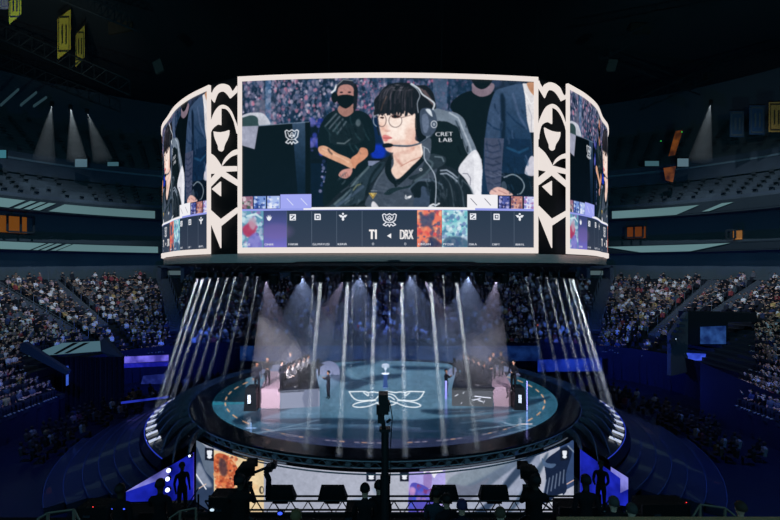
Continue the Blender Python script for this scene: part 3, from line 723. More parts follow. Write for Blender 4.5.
def board(x0, x1, t, z0, z1, label, slant=(0,0), holes=(), parent=None, cat='led board', group=None):
    """one lit board on the balcony edge between two columns; slanted ends, dark diagonal gaps"""
    cuts = sorted([x0]+[h for hh in holes for h in hh]+[x1]); mb = MB(); n = 0
    for i in range(0, len(cuts), 2):
        a, b = cuts[i], cuts[i+1]; sa = s_at_px(a, t, z0); sb2 = s_at_px(b, t, z0); k = max(2, int(abs(b-a)/6))
        sl = slant[0] if i == 0 else .8; sr = slant[1] if i+2 >= len(cuts) else .8
        T = []; B = []
        for j in range(k+1):
            u = j/k; sm_ = sa+(sb2-sa)*u
            dx = (sl*(1-u)+sr*u)/TOT
            T.append((*bowl(sm_+dx, t), z1)); B.append((*bowl(sm_, t), z0))
        T2 = [(*bowl(sa+(sb2-sa)*j/k+(sl*(1-j/k)+sr*j/k)/TOT, t+.12), z1) for j in range(k+1)]; B2 = [(*bowl(sa+(sb2-sa)*j/k, t+.12), z0) for j in range(k+1)]
        mb.strip(T, B); mb.strip(T2, B2); mb.strip(T, T2); mb.strip(B, B2)
    o = mb.build('ribbon_board', rib); tag(o, label, cat, group); return o
tL = TT-.75
fas = mat('balcony_face', (34,46,52), .8, noise=.2)
tag(wallstrip('trim_lower_balcony', tL+.2, CAMZ+2.35, tL+.2, CAMZ+3.45, fas), kind='structure')
tag(wallstrip('trim_upper_balcony', tL-.2, CAMZ+7.0, tL-.2, CAMZ+8.5, fas), kind='structure')
board(-20, 158, tL, CAMZ+2.45, CAMZ+3.3, 'teal lit ribbon board on the left lower balcony edge', holes=((30,33),(38,41),(46,51),(56,58)))
board(49, 155, tL-.4, CAMZ+7.15, CAMZ+8.15, 'long teal ribbon board on the left upper balcony edge', slant=(.8,0))
board(-20, 40, tL-.4, CAMZ+7.15, CAMZ+8.15, 'short teal ribbon board at far left above the lit suite', slant=(0,.8), holes=((9,14),(20,24),(30,33)))
board(612, 676, tL-.4, CAMZ+7.15, CAMZ+8.15, 'teal ribbon board on the right upper balcony edge above lit suite', slant=(0,1.2))
board(702, 709, tL-.4, CAMZ+7.3, CAMZ+8.1, 'small bright slanted ribbon board piece at upper right', slant=(1,1.2))
board(640, 690, tL, CAMZ+2.45, CAMZ+3.3, 'teal lit ribbon board on the right lower balcony edge', slant=(-2.0,2.0))
# lit hospitality suites
def suite(x0, x1, z0, z1, label, col, es, dots=5):
    t = TT+2.0; sa, sb2 = s_at_px(x0, t, 0), s_at_px(x1, t, 0)
    c = bowl((sa+sb2)/2, t); r = empty('hospitality_suite', (c[0], c[1], CAMZ+z0), 0, label, 'suite')
    m = mat('suite_glow_%d' % len(MATS), col, .8, emit=col, es=es, noise=.3); m.cycles.emission_sampling = 'NONE'
    def ad(o): o.matrix_parent_inverse = Matrix.Translation(-Vector(r.location)); return o
    mb = MB(); k = 6; W = [bowl(sa+(sb2-sa)*i/k, t+1.2) for i in range(k+1)]
    mb.strip([(x, y, CAMZ+z1) for x, y in W], [(x, y, CAMZ+z0) for x, y in W]); ad(mb.build('lit_wall', m, r))
    for i in (0, k//2, k):
        x, y = bowl(sa+(sb2-sa)*i/k, t-.8); mb = MB(); mb.box((x, y, CAMZ+(z0+z1)/2), (.18,.18,z1-z0)); ad(mb.build('mullion', fas, r))
    mb = MB(); Q = [bowl(sa+(sb2-sa)*i/k, t-.8) for i in range(k+1)]; Q2 = [bowl(sa+(sb2-sa)*i/k, t-.6) for i in range(k+1)]
    for h in (z0, z1):
        mb = MB(); mb.grid([[(x,y,CAMZ+h-.1) for x,y in Q],[(x,y,CAMZ+h+.1) for x,y in Q],[(x,y,CAMZ+h+.1) for x,y in Q2]]); ad(mb.build('window_rail', fas, r))
    return r
suite(4, 31, 4.6, 6.6, 'warm orange lit suite behind glass at far left', (140,80,28), .5)
suite(626, 644, 4.6, 6.2, 'warm orange lit suite right of the scoreboard', (120,60,26), .5)
suite(729, 738, 3.9, 5.0, 'tiny amber lit opening at far right', (170,112,60), .5)
# teal light panels of the concourse opening above two stair heads
def screenlet(x, y, w, h, d, label, col, es=.8, name='small_screen'):
    r = empty(name, P(x, y, d), 0, label, 'screen')
    m = mat('small_screen_%d_%d' % (x, y), (20,30,40), .4, emit=col, es=es); m.cycles.emission_sampling = 'NONE'
    k = d/F; W, H = w*k, h*k
    mb = MB(); mb.box((0,.1,0), (W+.1,.16,H+.1)); mb.build('casing', blackm, r)
    mb = MB(); mb.prism([(-W/2,.0,-H/2),(W/2,.0,-H/2),(W/2,.0,H/2),(-W/2,.0,H/2)], (0,.02,0)); mb.build('panel', m, r)
    m2 = mat('screen_stripe', (20,28,36), .5)
    if w > 15:
        for q in (-.18, -.05, .22):
            mb = MB(); mb.prism([((q-.08)*W,-.01,-H/2),((q-.03)*W,-.01,-H/2),((q+.08)*W,-.01,H/2),((q+.03)*W,-.01,H/2)], (0,-.01,0)); mb.build('stripe', m2, r)
    return r
screenlet(310, 337, 28, 6.5, 56.5, 'striped teal board under the far stand, left of centre', (84,112,122), .8)
screenlet(460, 337, 28, 6.5, 56.5, 'striped teal board under the far stand, right of centre', (84,112,122), .8)
screenlet(358, 327, 4, 3, 58, 'small red lit sign in the far stand', (230,60,60), 1.2)
screenlet(537, 326.5, 6, 3.5, 58, 'small orange red lit sign in the far right stand', (240,90,50), 1.2)
screenlet(81, 163, 12, 8, 64, 'pale blue screen high in the left upper deck', (80,108,122), .8)
screenlet(113, 164, 11, 4, 66, 'dim teal screen right of the pale one, upper left deck', (60,96,108), .8)
screenlet(2, 154, 8, 8, 58, 'teal screen at the left picture edge, upper deck', (60,120,134), .8)
screenlet(652, 163.5, 14, 5, 66, 'dim teal screen left of the pale one, upper right deck', (62,98,108), .8)
screenlet(683, 162.5, 11, 8, 64, 'pale blue screen high in the right upper deck', (90,116,128), .8)
# stairs
def stairs(s, w, label, t0=1.0, t1=TT-.3, m=None):
    r = empty('aisle_stairs', (*bowl(s, t0), zrow(t0)), 0, label, 'stairs')
    A = Vector((*bowl(s, t0), 0)); B = Vector((*bowl(s, t1), 0)); d = (B-A).normalized(); e = Vector((-d.y, d.x, 0))*w/2
    mb = MB(); n = int((t1-t0)/(tr/2)); k = (B-A).length/n
    for i in range(n):
        p = A+d*k*i; z = zrow(t0+(t1-t0)*i/n)+.22
        q = [p-e, p+e, p+e+d*k, p-e+d*k]
        mb.add([(v.x, v.y, z) for v in q]+[(v.x, v.y, z-.55) for v in q], [(0,1,2,3),(0,1,5,4),(1,2,6,5),(3,0,4,7)])
    o = mb.build('steps', mat('stair_grey', (72,80,90), .8, noise=.2), r); o.matrix_parent_inverse = Matrix.Translation(-Vector(r.location))
    for sg in (-1, 1):
        mb = MB(); a = A+e*sg*1.02; b = B+e*sg*1.02
        mb.tube((a.x,a.y,zrow(t0)+1.15), (b.x,b.y,zrow(t1)+1.15), .035)
        for i in range(0, n+1, 5):
            q = a+(b-a)*i/n; mb.tube((q.x,q.y,zrow(t0+(t1-t0)*i/n)), (q.x,q.y,zrow(t0+(t1-t0)*i/n)+1.15), .03)
        o = mb.build('handrail', mat('rail_grey', (110,118,128), .5, metal=.5), r); o.matrix_parent_inverse = Matrix.Translation(-Vector(r.location))
    return r
def s_from_px(x, y):
    """where on the bowl surface the sight line through (x, y) lands"""
    best = None
    for s in np.linspace(S0, S1, 900):
        for t in np.linspace(0, TT, 35):
            a, b = bowl(s, t); u = CX+F*a/b; v = HY-F*(zrow(t)-CAMZ)/b; e = abs(u-x)+abs(v-y)
            if best is None or e < best[0]: best = (e, s, t)
    return best[1:]
AISLES = []
for (x, y, w, lb) in ((45,316,1.2,'diagonal aisle stairs at far left through the crowd'), (75,300,1.0,'upper diagonal aisle stairs with rail, second from left'), (172,312,1.5,'straight aisle stairs below a stair head, left of beams'),
                  (599,312,1.5,'straight aisle stairs below a stair head, right of beams'), (692,302,1.3,'diagonal aisle stairs in the right stand'), (738,300,1.3,'diagonal aisle stairs at far right through the crowd')):
    s, t = s_from_px(x, y); AISLES.append((s, w)); stairs(s, w, lb, t0=(3.5 if lb.startswith('upper') else 1.0))
# stair-head openings
for x in (172, 599):
    s = s_at_px(x, TT-1.2, 0); p = bowl(s, TT-1.2); r = empty('concourse_opening', (*p, zrow(TT-1.2)), 0, 'concrete stair head opening at the top of the %s aisle' % ('left straight' if x < 300 else 'right straight'), 'opening')
    mb = MB(); mb.box((-1.6,.6,1.0), (.5,2,2.2)).box((1.6,.6,1.0), (.5,2,2.2)).box((0,.6,2.1), (3.6,2,.3)); mb.build('surround', mat('stair_head_grey', (66,76,86), .8), r)
    m = mat('exit_glow', (40,50,54), .6, emit=(84,104,108), es=.7); mb = MB(); mb.box((0,1.5,1.2), (2.4,.06,.6)); mb.build('lit_board', m, r)
# tunnel mouths in the bowl corners: dark blocks with lit boards
def tunnel(sgn):
    X = lambda v: sgn*v
    r = empty('tunnel_block', (X(27), 42, 0), 0, ('left' if sgn < 0 else 'right')+' corner tunnel block with navy draped walls', 'tunnel')
    def ad(o): o.matrix_parent_inverse = Matrix.Translation(-Vector(r.location)); return o
    return r, ad
r, ad = tunnel(-1)
def quad(mb, pts): mb.prism(pts, (0,.15,0)); return mb
# left: wall from x=20..118 at about d=40, lit slanted board on its top
zt = P(0, 357, 39).z
mb = MB(); n = 60
mb.strip([P(62+62*i/n, 357, 39+.15*math.sin(i*1.3)) for i in range(n+1)], [Vector((P(62+62*i/n, 357, 39).x, 39+.15*math.sin(i*1.3), 0)) for i in range(n+1)])
mb.strip([P(62, 357, 39), P(30, 350, 45)], [Vector((P(62, 357, 39).x, 39, 0)), Vector((P(30, 350, 45).x, 45, 0))])
ad(mb.build('draped_wall', drape, r))
mb = MB(); mb.prism([P(28,356,40.5), P(100,350.5,40.5), P(100,341,41.5), P(62,343,41.5)], (0,.3,-.1)); ad(mb.build('lit_board', stripe_mat('lit_slope_board', (78,112,126), .8), r))
mb = MB()
for q in (.35, .5): a = 28+72*q; mb.prism([P(a,356-5.5*q,40.4), P(a+4,356-5.5*q,40.4), P(a+26,342.4,41.3), P(a+20,342.8,41.3)], (0,-.02,0))
ad(mb.build('dark_stripe', blackm, r))
mb = MB(); mb.prism([P(100,341,41), P(104,338,41), P(121,357,39), P(121,365,39), P(101,352,40)], (0,.5,0)); ad(mb.build('parapet', mat('parapet', (40,52,66), .8, noise=.2), r))
mb = MB(); mb.prism([P(20,344,36), P(24,342,36), P(68,371,36), P(66,375,36), P(20,351,36)], (0,.4,0)); ad(mb.build('stair_wall', mat('parapet', ), r))
tag(r)
r, ad = tunnel(1)
mb = MB(); mb.prism([P(671,334,44), P(688,312,46), P(688,372,44), P(671,376,43)], (0,.6,0)); ad(mb.build('stepped_wall', mat('pale_wall', (70,76,82), .8, noise=.3), r))
for i in range(5):
    mb = MB(); mb.box(P(684-3.2*i, 320+5.6*i, 43.4), (.5,.4,.25)); ad(mb.build('step_block', mat('parapet'), r))
mb = MB(); mb.prism([P(688,312,46), P(757,313,46), P(757,322,46), P(728,322,46), P(728,345,46), P(688,345,46)], (0,1.5,0)); ad(mb.build('dark_block', mat('block_dark', (16,22,30), .8), r))
mb = MB(); mb.prism([P(688,372,45), P(706,352,45), P(780,320,45), P(780,420,45), P(700,420,45)], (0,.3,0))
n = 40; mb2 = MB(); mb2.strip([P(700+80*i/n, 362+34*i/n, 36-4*i/n) for i in range(n+1)], [Vector((P(700+80*i/n, 362, 36-4*i/n).x, 36-4*i/n, 0)) for i in range(n+1)])
ad(mb2.build('draped_wall', drape, r))
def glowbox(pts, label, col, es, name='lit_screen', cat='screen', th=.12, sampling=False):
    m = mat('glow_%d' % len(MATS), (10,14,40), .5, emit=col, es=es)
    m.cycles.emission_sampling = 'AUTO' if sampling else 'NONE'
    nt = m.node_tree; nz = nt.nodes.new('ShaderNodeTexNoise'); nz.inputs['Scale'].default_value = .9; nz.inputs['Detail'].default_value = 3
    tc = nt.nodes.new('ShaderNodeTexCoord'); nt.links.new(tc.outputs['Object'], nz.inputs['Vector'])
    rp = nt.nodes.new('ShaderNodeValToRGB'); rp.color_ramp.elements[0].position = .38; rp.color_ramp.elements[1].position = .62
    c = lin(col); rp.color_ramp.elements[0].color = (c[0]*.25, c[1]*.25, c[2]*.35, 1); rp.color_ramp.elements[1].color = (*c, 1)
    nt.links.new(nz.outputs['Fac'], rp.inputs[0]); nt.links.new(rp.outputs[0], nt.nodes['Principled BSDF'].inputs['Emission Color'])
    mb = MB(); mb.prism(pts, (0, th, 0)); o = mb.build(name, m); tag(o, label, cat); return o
glowbox([P(701,327,45.5),P(726,326,45.5),P(726,344,45.5),P(701,344,45.5)], 'hazy blue lit screen in the right tunnel block', (46,84,150), .8)
glowbox([P(686,353,44.5),P(706,354,44.5),P(704,366,44.5),P(688,368,44.5)], 'bright blue gridded window low in the right tunnel', (60,90,230), .9)
glowbox([P(118,356,41),P(118.0,385,41),P(121,385,41),P(121,356,41)], 'vertical lavender light strip beside the left tunnel', (110,110,250), 1.0, 'light_strip', 'light')
glowbox([P(121,357,44),P(168,355,44),P(168,361,44),P(121,363.5,44)], 'lavender and blue lit band above the left floor opening', (120,110,240), 1.0, 'light_band', 'light')
glowbox([P(121,364,44.2),P(168,362,44.2),P(168,366,44.2),P(121,368,44.2)], 'blue band under the lavender band, left', (36,40,190), .8, 'light_band', 'light')
glowbox([P(143,376,43.8),P(165,374,43.8),P(165,384,43.8),P(141,384,43.8)], 'dull blue lit screen low at left behind stage', (50,66,160), .7)
glowbox([P(66,366,38.8),P(67.6,366,38.8),P(67.6,385,38.8),P(66,386,38.8)], 'thin blue light strip on the left draped wall', (70,110,230), .8, 'light_strip', 'light')
glowbox([P(121,402,34),P(168,396.5,34),P(168,398,34),P(121,404,34)], 'low blue light line on floor left of the stage', (40,56,190), .8, 'light_strip', 'light')
glowbox([P(604,339,55.5),P(648,338,55.5),P(648,343.5,55.5),P(604,344,55.5)], 'blue lit band below the right stand', (40,60,220), .8, 'light_band', 'light')
glowbox([P(110,334.6,56.5),P(166,336,56.5),P(166,339,56.5),P(110,337,56.5)], 'blue lit band below the left stand', (60,80,230), .8, 'light_band', 'light')
glowbox([P(596,354,56.6),P(642,353,56.6),P(642,356,56.6),P(596,357,56.6)], 'low dim blue band under the right stand', (24,36,150), .8, 'light_band', 'light')
# championship banners and roof objects
def banner(x, y, w, h, d, base, deco, label, grp=None, lean=0):
    r = empty('hanging_banner', P(x, y, d), 0, label, 'banner', grp); k = d/F
    base = tuple(min(255, int(v*1.5)) for v in base)
    m = mat('banner_%d' % len(MATS), base, .8, noise=.25, nscale=1.5)
    mb = MB(); W, H = w*k/2, h*k/2; mb.prism([(-W,0,-H+lean*k),(W,0,-H-lean*k),(W,0,H-lean*k),(-W,0,H+lean*k)], (0,.05,0)); mb.build('cloth', m, r)
    m2 = mat('banner_deco_%d' % len(MATS), deco, .7)
    for a, b, c_, d_ in ((-.8,.9,.8,.8),(-.8,-.8,.8,-.9),(-.85,-.9,-.75,.9),(.75,-.9,.85,.9)):
        mb = MB(); mb.prism([(a*W,-.02,b*H),(c_*W,-.02,b*H),(c_*W,-.02,d_*H),(a*W,-.02,d_*H)], (0,-.02,0)); mb.build('border_stripe', m2, r)
    for q in (-.35, .25):
        mb = MB(); mb.prism([(q*W,-.02,-.55*H),((q+.22)*W,-.02,-.45*H),((q+.22)*W,-.02,.5*H),(q*W,-.02,.45*H)], (0,-.02,0)); mb.build('woven_figure', m2, r)
    mb = MB(); mb.tube((-W*1.05,0,H+.1), (W*1.05,0,H+.1-2*lean*k), .06); mb.build('hanging_bar', blackm, r)
    return r
banner(64, 34, 13, 40, 52, (132,118,44), (60,58,40), 'large yellow hanging banner at upper left, nearest the scoreboard but one', lean=-5)
banner(80, 46, 9, 32, 54, (110,100,42), (50,50,40), 'narrow yellow hanging banner right of the large yellow one', lean=-5)
banner(15, 4, 12, 30, 48, (190,168,60), (60,70,110), 'bright yellow and blue banner cut by the top left corner', lean=-5)
banner(4, 2, 8, 14, 47, (90,84,110), (200,196,190), 'pale purple banner at the extreme top left corner')
banner(737, 124, 14, 26, 58, (22,38,54), (60,70,74), 'dark navy framed banner, left of the pair at right')
banner(757, 120, 15, 29, 57, (22,40,60), (60,72,78), 'dark navy framed banner, right of the pair at right')
banner(776, 117, 14, 30, 56, (110,86,46), (60,54,40), 'brown gold banner cut by the right picture edge')
def roof_panel(x, y, w, h, d, label, col, ang):
    r = empty('acoustic_panel', P(x, y, d), 0, label, 'panel'); k = d/F
    m = mat('panel_%d' % len(MATS), col, .8); ca, sa = math.cos(ang), math.sin(ang)
    mb = MB(); mb.prism([((a*ca-b*sa)*k,0,(a*sa+b*ca)*k) for a, b in ((-w/2,-h/2),(w/2,-h/2+2),(w/2,h/2),(-w/2,h/2-2))], (0,.3,0)); mb.build('board', m, r)
    mb = MB(); mb.tube((0,.1,h*k/2), (0,.1,h*k/2+6), .02); mb.build('wire', blackm, r); return r
roof_panel(158, 66, 9, 14, 50, 'pale tilted panel hanging under the roof left of scoreboard', (70,64,62), .3)
roof_panel(612, 65, 9, 14, 50, 'pale tilted panel hanging under the roof right of scoreboard', (66,60,58), -.3)
roof_panel(120, 26, 24, 14, 56, 'dim tilted panel under the roof near top left', (44,40,34), .1)
roof_panel(642, 28, 22, 12, 56, 'dim tilted panel under the roof near top right', (36,32,28), -.1)
# roof trusses and catwalk struts
def truss(a, b, h, label, n=10, name='roof_truss', r_=.09, m=None):
    a = Vector(a); b = Vector(b); r = empty(name, a, 0, label, 'truss'); d = b-a; up = Vector((0,0,h)); mb = MB()
    mb.tube((0,0,0), d, r_); mb.tube(up, d+up, r_)
    for i in range(n):
        p = d*(i/n); q = d*((i+1)/n); mb.tube(p, q+up if i % 2 else q+up, r_*.6); mb.tube(p+up, p, r_*.6)
    mb.tube(d, d+up, r_*.6); mb.build('frame', m or mat('truss_grey', (26,34,40), .6, noise=.3), r); return r
for i, (x0, y0, x1, y1, d, h) in enumerate(((-20,30,130,95,52,1.6), (-10,62,120,112,60,1.4), (60,0,140,32,46,1.2), (600,60,720,0,48,1.2), (640,110,800,40,58,1.5), (560,40,700,95,62,1.2))):
    truss(P(x0,y0,d), P(x1,y1,d+3), h, ['long sloping roof truss at upper left', 'lower sloping roof truss at left behind the cones', 'short roof truss near top left banner', 'roof truss rising toward the top right', 'sloping roof truss above the right banners', 'dim roof truss right of the scoreboard'][i], 12)
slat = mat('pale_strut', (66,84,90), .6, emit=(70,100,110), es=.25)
for i, (x0,y0,x1,y1) in enumerate(((0,104,18,88),(20,104,36,91),(33,105,46,96))):
    r = empty('stair_strut', P(x0,y0,60), 0, ['pale slanted strut at far left edge','pale slanted strut, middle of three at left','pale slanted strut nearest the left light cones'][i], 'strut'); mb = MB(); a = P(x0,y0,60); mb.prism([Vector((0,0,0)), P(x1,y1,60)-a, P(x1,y1+1.8,60)-a, Vector((0,0,-.25))], (0,.2,0)); mb.build('bar', slat, r)
# orange lit stairwell, right upper deck
for i, (pts, lb) in enumerate(((((676,131),(683,130),(675,155),(669,156)), 'orange lit stairwell wall in the right upper deck'), (((664,168),(676,166),(673,182),(666,180)), 'small orange lit doorway under the right stairwell'))):
    o = glowbox([P(*p, 63) for p in pts], lb, (150,84,30), .45, 'stairwell', 'stairwell')

# pale edge lines and ledges of the second tier
tag(wallstrip('trim_second_tier', udk(7)[0]-.1, udk(7)[1]-1.0, udk(7)[0]-.1, udk(7)[1]-.75, mat('tier_edge', (90,110,118), .6)), kind='structure')
tag(wallstrip('trim_second_rail', udk(6)[0]+.8, udk(6)[1]+.9, udk(6)[0]+.8, udk(6)[1]+.98, mat('tier_edge')), kind='structure')

glowbox([P(538,360,50),P(602,358,50),P(602,371,50),P(538,372,50)], 'glowing blue panel standing in for lit people behind the stage, right', (30,60,190), .6, 'blue_glow_panel', 'backdrop')  # noisy blue glow in place of people standing in blue light
glowbox([P(240,346,52),P(540,346,52),P(540,361,52),P(240,361,52)], 'wide dim blue glowing panel low behind the stage', (24,56,120), .5, 'blue_glow_panel', 'backdrop')  # panel carries its own dim blue glow
# ---------------------------------------------------------------- people
def person_mesh(pose='stand', h=1.75, sub=1, shirt=0, arms='down', hood=False):
    """one continuous figure: faces its own -Y; origin at the feet (stand) or at the seat height floor point (sit)
    material slots: 0 skin, 1 shirt, 2 trousers, 3 shoes"""
    k = h/1.75; V = {}; E = []; Rr = {}
    sit = pose == 'sit'
    hz = .50 if sit else .93
    def v(n, p, r): V[n] = (p[0]*k, p[1]*k, p[2]*k); Rr[n] = r*k
    v('pelvis', (0,0,hz), (.135)); v('waist', (0,-.01,hz+.17), .125); v('chest', (0,0,hz+.38), .15); v('neck0', (0,.0,hz+.53), .07); v('neck', (0,-.01,hz+.58), .055)
    v('jaw', (0,-.03,hz+.65), .072); v('head', (0,-.02,hz+.74), .098); v('crown', (0,0,hz+.81), .07)
    E += [('pelvis','waist'),('waist','chest'),('chest','neck0'),('neck0','neck'),('neck','jaw'),('jaw','head'),('head','crown')]
    for s, g in ((-1,'l'),(1,'r')):
        v(g+'sh', (.19*s,.0,hz+.47), .07); E.append(('chest', g+'sh'))
        if arms == 'down': el, wr, ha = (.25*s,.03,hz+.2), (.24*s,-.06,hz-.03), (.235*s,-.09,hz-.12)
        elif arms == 'fold': el, wr, ha = (.26*s,-.02,hz+.2), (.08*s,-.24,hz+.18), (-.02*s,-.25,hz+.2)
        elif arms == 'fore': el, wr, ha = (.24*s,-.06,hz+.2), (.17*s,-.3,hz+.16), (.15*s,-.38,hz+.17)
        elif arms == 'up': el, wr, ha = (.26*s,-.2,hz+.42), (.14*s,-.3,hz+.62), (.10*s,-.31,hz+.7)
        elif arms == 'cam': el, wr, ha = (.27*s,-.12,hz+.28), (.13*s,-.34,hz+.46), (.08*s,-.38,hz+.52)
        elif arms == 'one': el, wr, ha = ((.25*s,.03,hz+.2), (.24*s,-.06,hz-.03), (.235*s,-.09,hz-.12)) if s < 0 else ((.26,-.1,hz+.25), (.12,-.28,hz+.42), (.1,-.32,hz+.5))
        v(g+'el', el, .048); v(g+'wr', wr, .033); v(g+'ha', ha, .036)
        E += [(g+'sh',g+'el'),(g+'el',g+'wr'),(g+'wr',g+'ha')]
        if sit: kn, an, to = (.13*s,-.46,hz+.02), (.13*s,-.44,.08), (.14*s,-.6,.04)
        else: kn, an, to = (.10*s,-.02,.5), (.11*s,.02,.09), (.125*s,-.14,.045)
        v(g+'hip', (.095*s,-.02,hz-.04), .1); v(g+'kn', kn, .065); v(g+'an', an, .045); v(g+'to', to, .042)
        E += [('pelvis',g+'hip'),(g+'hip',g+'kn'),(g+'kn',g+'an'),(g+'an',g+'to')]
    names = list(V); me = bpy.data.meshes.new('person'); me.from_pydata([V[n] for n in names], [(names.index(a), names.index(b)) for a, b in E], [])
    o = bpy.data.objects.new('tmp', me); COL.objects.link(o)
    md = o.modifiers.new('s', 'SKIN'); md.use_smooth_shade = True
    for i, n in enumerate(names):
        sv = me.skin_vertices[0].data[i]; sv.radius = (Rr[n], Rr[n]*(.72 if n in ('chest','waist','pelvis') else 1)); sv.use_root = (n == 'pelvis')
    if sub: sd = o.modifiers.new('d', 'SUBSURF'); sd.levels = sub; sd.render_levels = sub
    dg = bpy.context.evaluated_depsgraph_get(); out = bpy.data.meshes.new_from_object(o.evaluated_get(dg))
    bpy.data.objects.remove(o); bpy.data.meshes.remove(me)
    seg = []
    for a, b in E:
        w = 0 if b in ('neck','jaw','head','crown','lha','rha') else 1
        if b[1:] in ('wr',): w = 1 if shirt else 0
        if b[1:] in ('hip','kn','an'): w = 2
        if b[1:] == 'to': w = 3
        seg.append((Vector(V[a]), Vector(V[b]), w, (Rr[a]+Rr[b])/2))
    mi = []
    for p in out.polygons:
        c = p.center; best = (9, 0)
        for a, b, w, rad in seg:
            ab = b-a; t = max(0, min(1, (c-a).dot(ab)/ab.length_squared)); dd = (c-a-ab*t).length-rad*.6
            if dd < best[0]: best = (dd, w)
        mi.append(best[1])
    out.polygons.foreach_set('material_index', mi); out.polygons.foreach_set('use_smooth', [True]*len(mi))
    return out, (0, -.02*k, (hz+.75)*k), k, (hz+.0)*k
SKIN = [(196,150,126),(222,182,158),(150,106,82),(60,46,38)]
def clothes(i, rng=None):
    return
def hair_mesh(c, k, long=False):
    mb = MB(); r = .118*k
    n, m_ = 10, 7; vs = []; rows = []
    for j in range(m_):
        t = (PI*.62 if not long else PI*.8)*j/(m_-1)
        row = []
        for i in range(n+1):
            p = 2*PI*i/n
            tt = t*(1 if math.sin(p) > -.3 else (.62 if math.sin(p) > -.8 else .55))
            row.append((c[0]+r*.92*math.sin(tt)*math.cos(p), c[1]+.012+r*1.05*math.sin(tt)*math.sin(p), c[2]+.02*k+r*1.05*math.cos(tt)))
        rows.append(row)
    mb.grid(rows); return mb.mesh('hair')
PCOUNT = [0]
def person(loc, rz, label, pose='stand', arms='down', h=1.75, shirt=(40,44,50), trousers=(28,30,38), sleeves=1, hair=(24,22,24), skin=0, group=None, sub=1, extra=None):
    me, hc, k, hz = person_mesh(pose, h, sub, sleeves, arms)
    r = empty('person', loc, rz, label, 'person', group)
    ms = [mat('skin_%d' % skin, SKIN[skin], .6), mat('cloth_%d_%d_%d' % shirt, shirt, .85, noise=.12), mat('cloth_%d_%d_%d' % trousers, trousers, .85, noise=.12), mat('shoe_dark', (24,24,26), .6)]
    link('body', me, r, ms)
    link('hair', hair_mesh(hc, k), r, mat('hair_%d' % hair[0], hair, .5), True)
    # face: eyes, nose, mouth
    mb = MB(); mb.ball((hc[0], hc[1]-.1*k, hc[2]-.025*k), .016*k, 5, 4, sc=(.8,1.2,1.6)); link('nose', mb.mesh('nose'), r, ms[0])
    for s in (-1, 1):
        mb = MB(); mb.ball((hc[0]+.034*s*k, hc[1]-.088*k, hc[2]+.005*k), .012*k, 5, 4, sc=(1.3,.6,.7)); link('eye', mb.mesh('eye'), r, mat('eye_dark', (30,26,26), .3))
        mb = MB(); mb.ball((hc[0]+.098*s*k, hc[1]+.01*k, hc[2]-.01*k), .024*k, 5, 4, sc=(.5,.8,1.3)); link('ear', mb.mesh('ear'), r, ms[0])
    mb = MB(); mb.ball((hc[0], hc[1]-.086*k, hc[2]-.062*k), .02*k, 6, 4, sc=(1.3,.6,.35)); link('mouth', mb.mesh('mouth'), r, mat('lips', (160,96,90), .5))
    if extra: extra(r, hc, k, hz)
    return r
def headset(r, hc, k, hz):
    mb = MB(); mb.path([(hc[0]+.125*k*math.cos(a), hc[1]+.01, hc[2]+.02*k+.135*k*math.sin(a)) for a in np.linspace(0, PI, 10)], .014*k, 5)
    for s in (-1, 1): mb.ball((hc[0]+.12*s*k, hc[1]+.01, hc[2]-.005), .045*k, 8, 6, sc=(.5,1,1))
    mb.path([(hc[0]-.12*k, hc[1], hc[2]-.02), (hc[0]-.1*k, hc[1]-.1*k, hc[2]-.06*k), (hc[0]-.02*k, hc[1]-.13*k, hc[2]-.07*k)], .008*k, 5)
    mb.build('headset', blackm, r)
# ------ crowd in the stands
SHIRTS = [((214,212,216),15),((36,40,50),26),((18,20,28),26),((90,94,104),12),((140,64,70),4),((50,60,96),5),((176,150,100),2),((116,100,90),8),((66,80,88),6),((190,160,166),4)]
SHC = [s for s, n in SHIRTS for _ in range(n)]
near_meshes = {}
def crowd_proto(ci, pose, arms, skin):
    key = (ci, arms, skin)
    if key not in near_meshes:
        me, hc, k, hz = person_mesh('sit', 1.72, 0, 0, arms)
        c = SHIRTS[ci][0]
        for m_ in (mat('skin_%d' % skin, SKIN[skin], .6), mat('crowd_%d' % ci, c, .85), mat('crowd_trousers', (30,34,46), .85), mat('shoe_dark')): me.materials.append(m_)
        near_meshes[key] = (me, hair_mesh(hc, k, ci % 2 == 0))
        near_meshes[key][1].materials.append(mat('hair_dark', (26,22,24), .6))
    return near_meshes[key]
cnames = {0:'white',1:'charcoal',2:'black',3:'grey',4:'red',5:'blue',6:'yellow',7:'brown',8:'teal',9:'pink'}
widx = [i for i, (s, n) in enumerate(SHIRTS) for _ in range(n)]
spots = []
def seats_on(sfun_rows):
    pass
# candidate seats: (x, y, z, facing)
for sgn in (-1, 1):
    for r_ in range(7):
        t = -6+r_*6/7
        for i in range(int(25/.58)):
            y = 12+i*.58
            if y > 37: continue
            spots.append((sgn*(SX+t+.5), y, ZF+SL*t, PI/2 if sgn < 0 else -PI/2, t, None))
for r_ in range(-NX, NR):
    t = r_*tr; fs = np.linspace(S0, S1, 1500); pp = np.array([bowl(q, t+.5) for q in fs]); dl = np.concatenate([[0], np.cumsum(np.hypot(*np.diff(pp, axis=0).T))])
    q0 = RNG.uniform(0, .5)
    while q0 < dl[-1]:
        s = float(np.interp(q0, dl, fs)); q0 += RNG.uniform(.46,.58)
        spots.append((*bowl(s, t+.5+RNG.uniform(-.15,.15)), zrow(t)+RNG.choice([0,0,0,0,.2]), None, t, s))
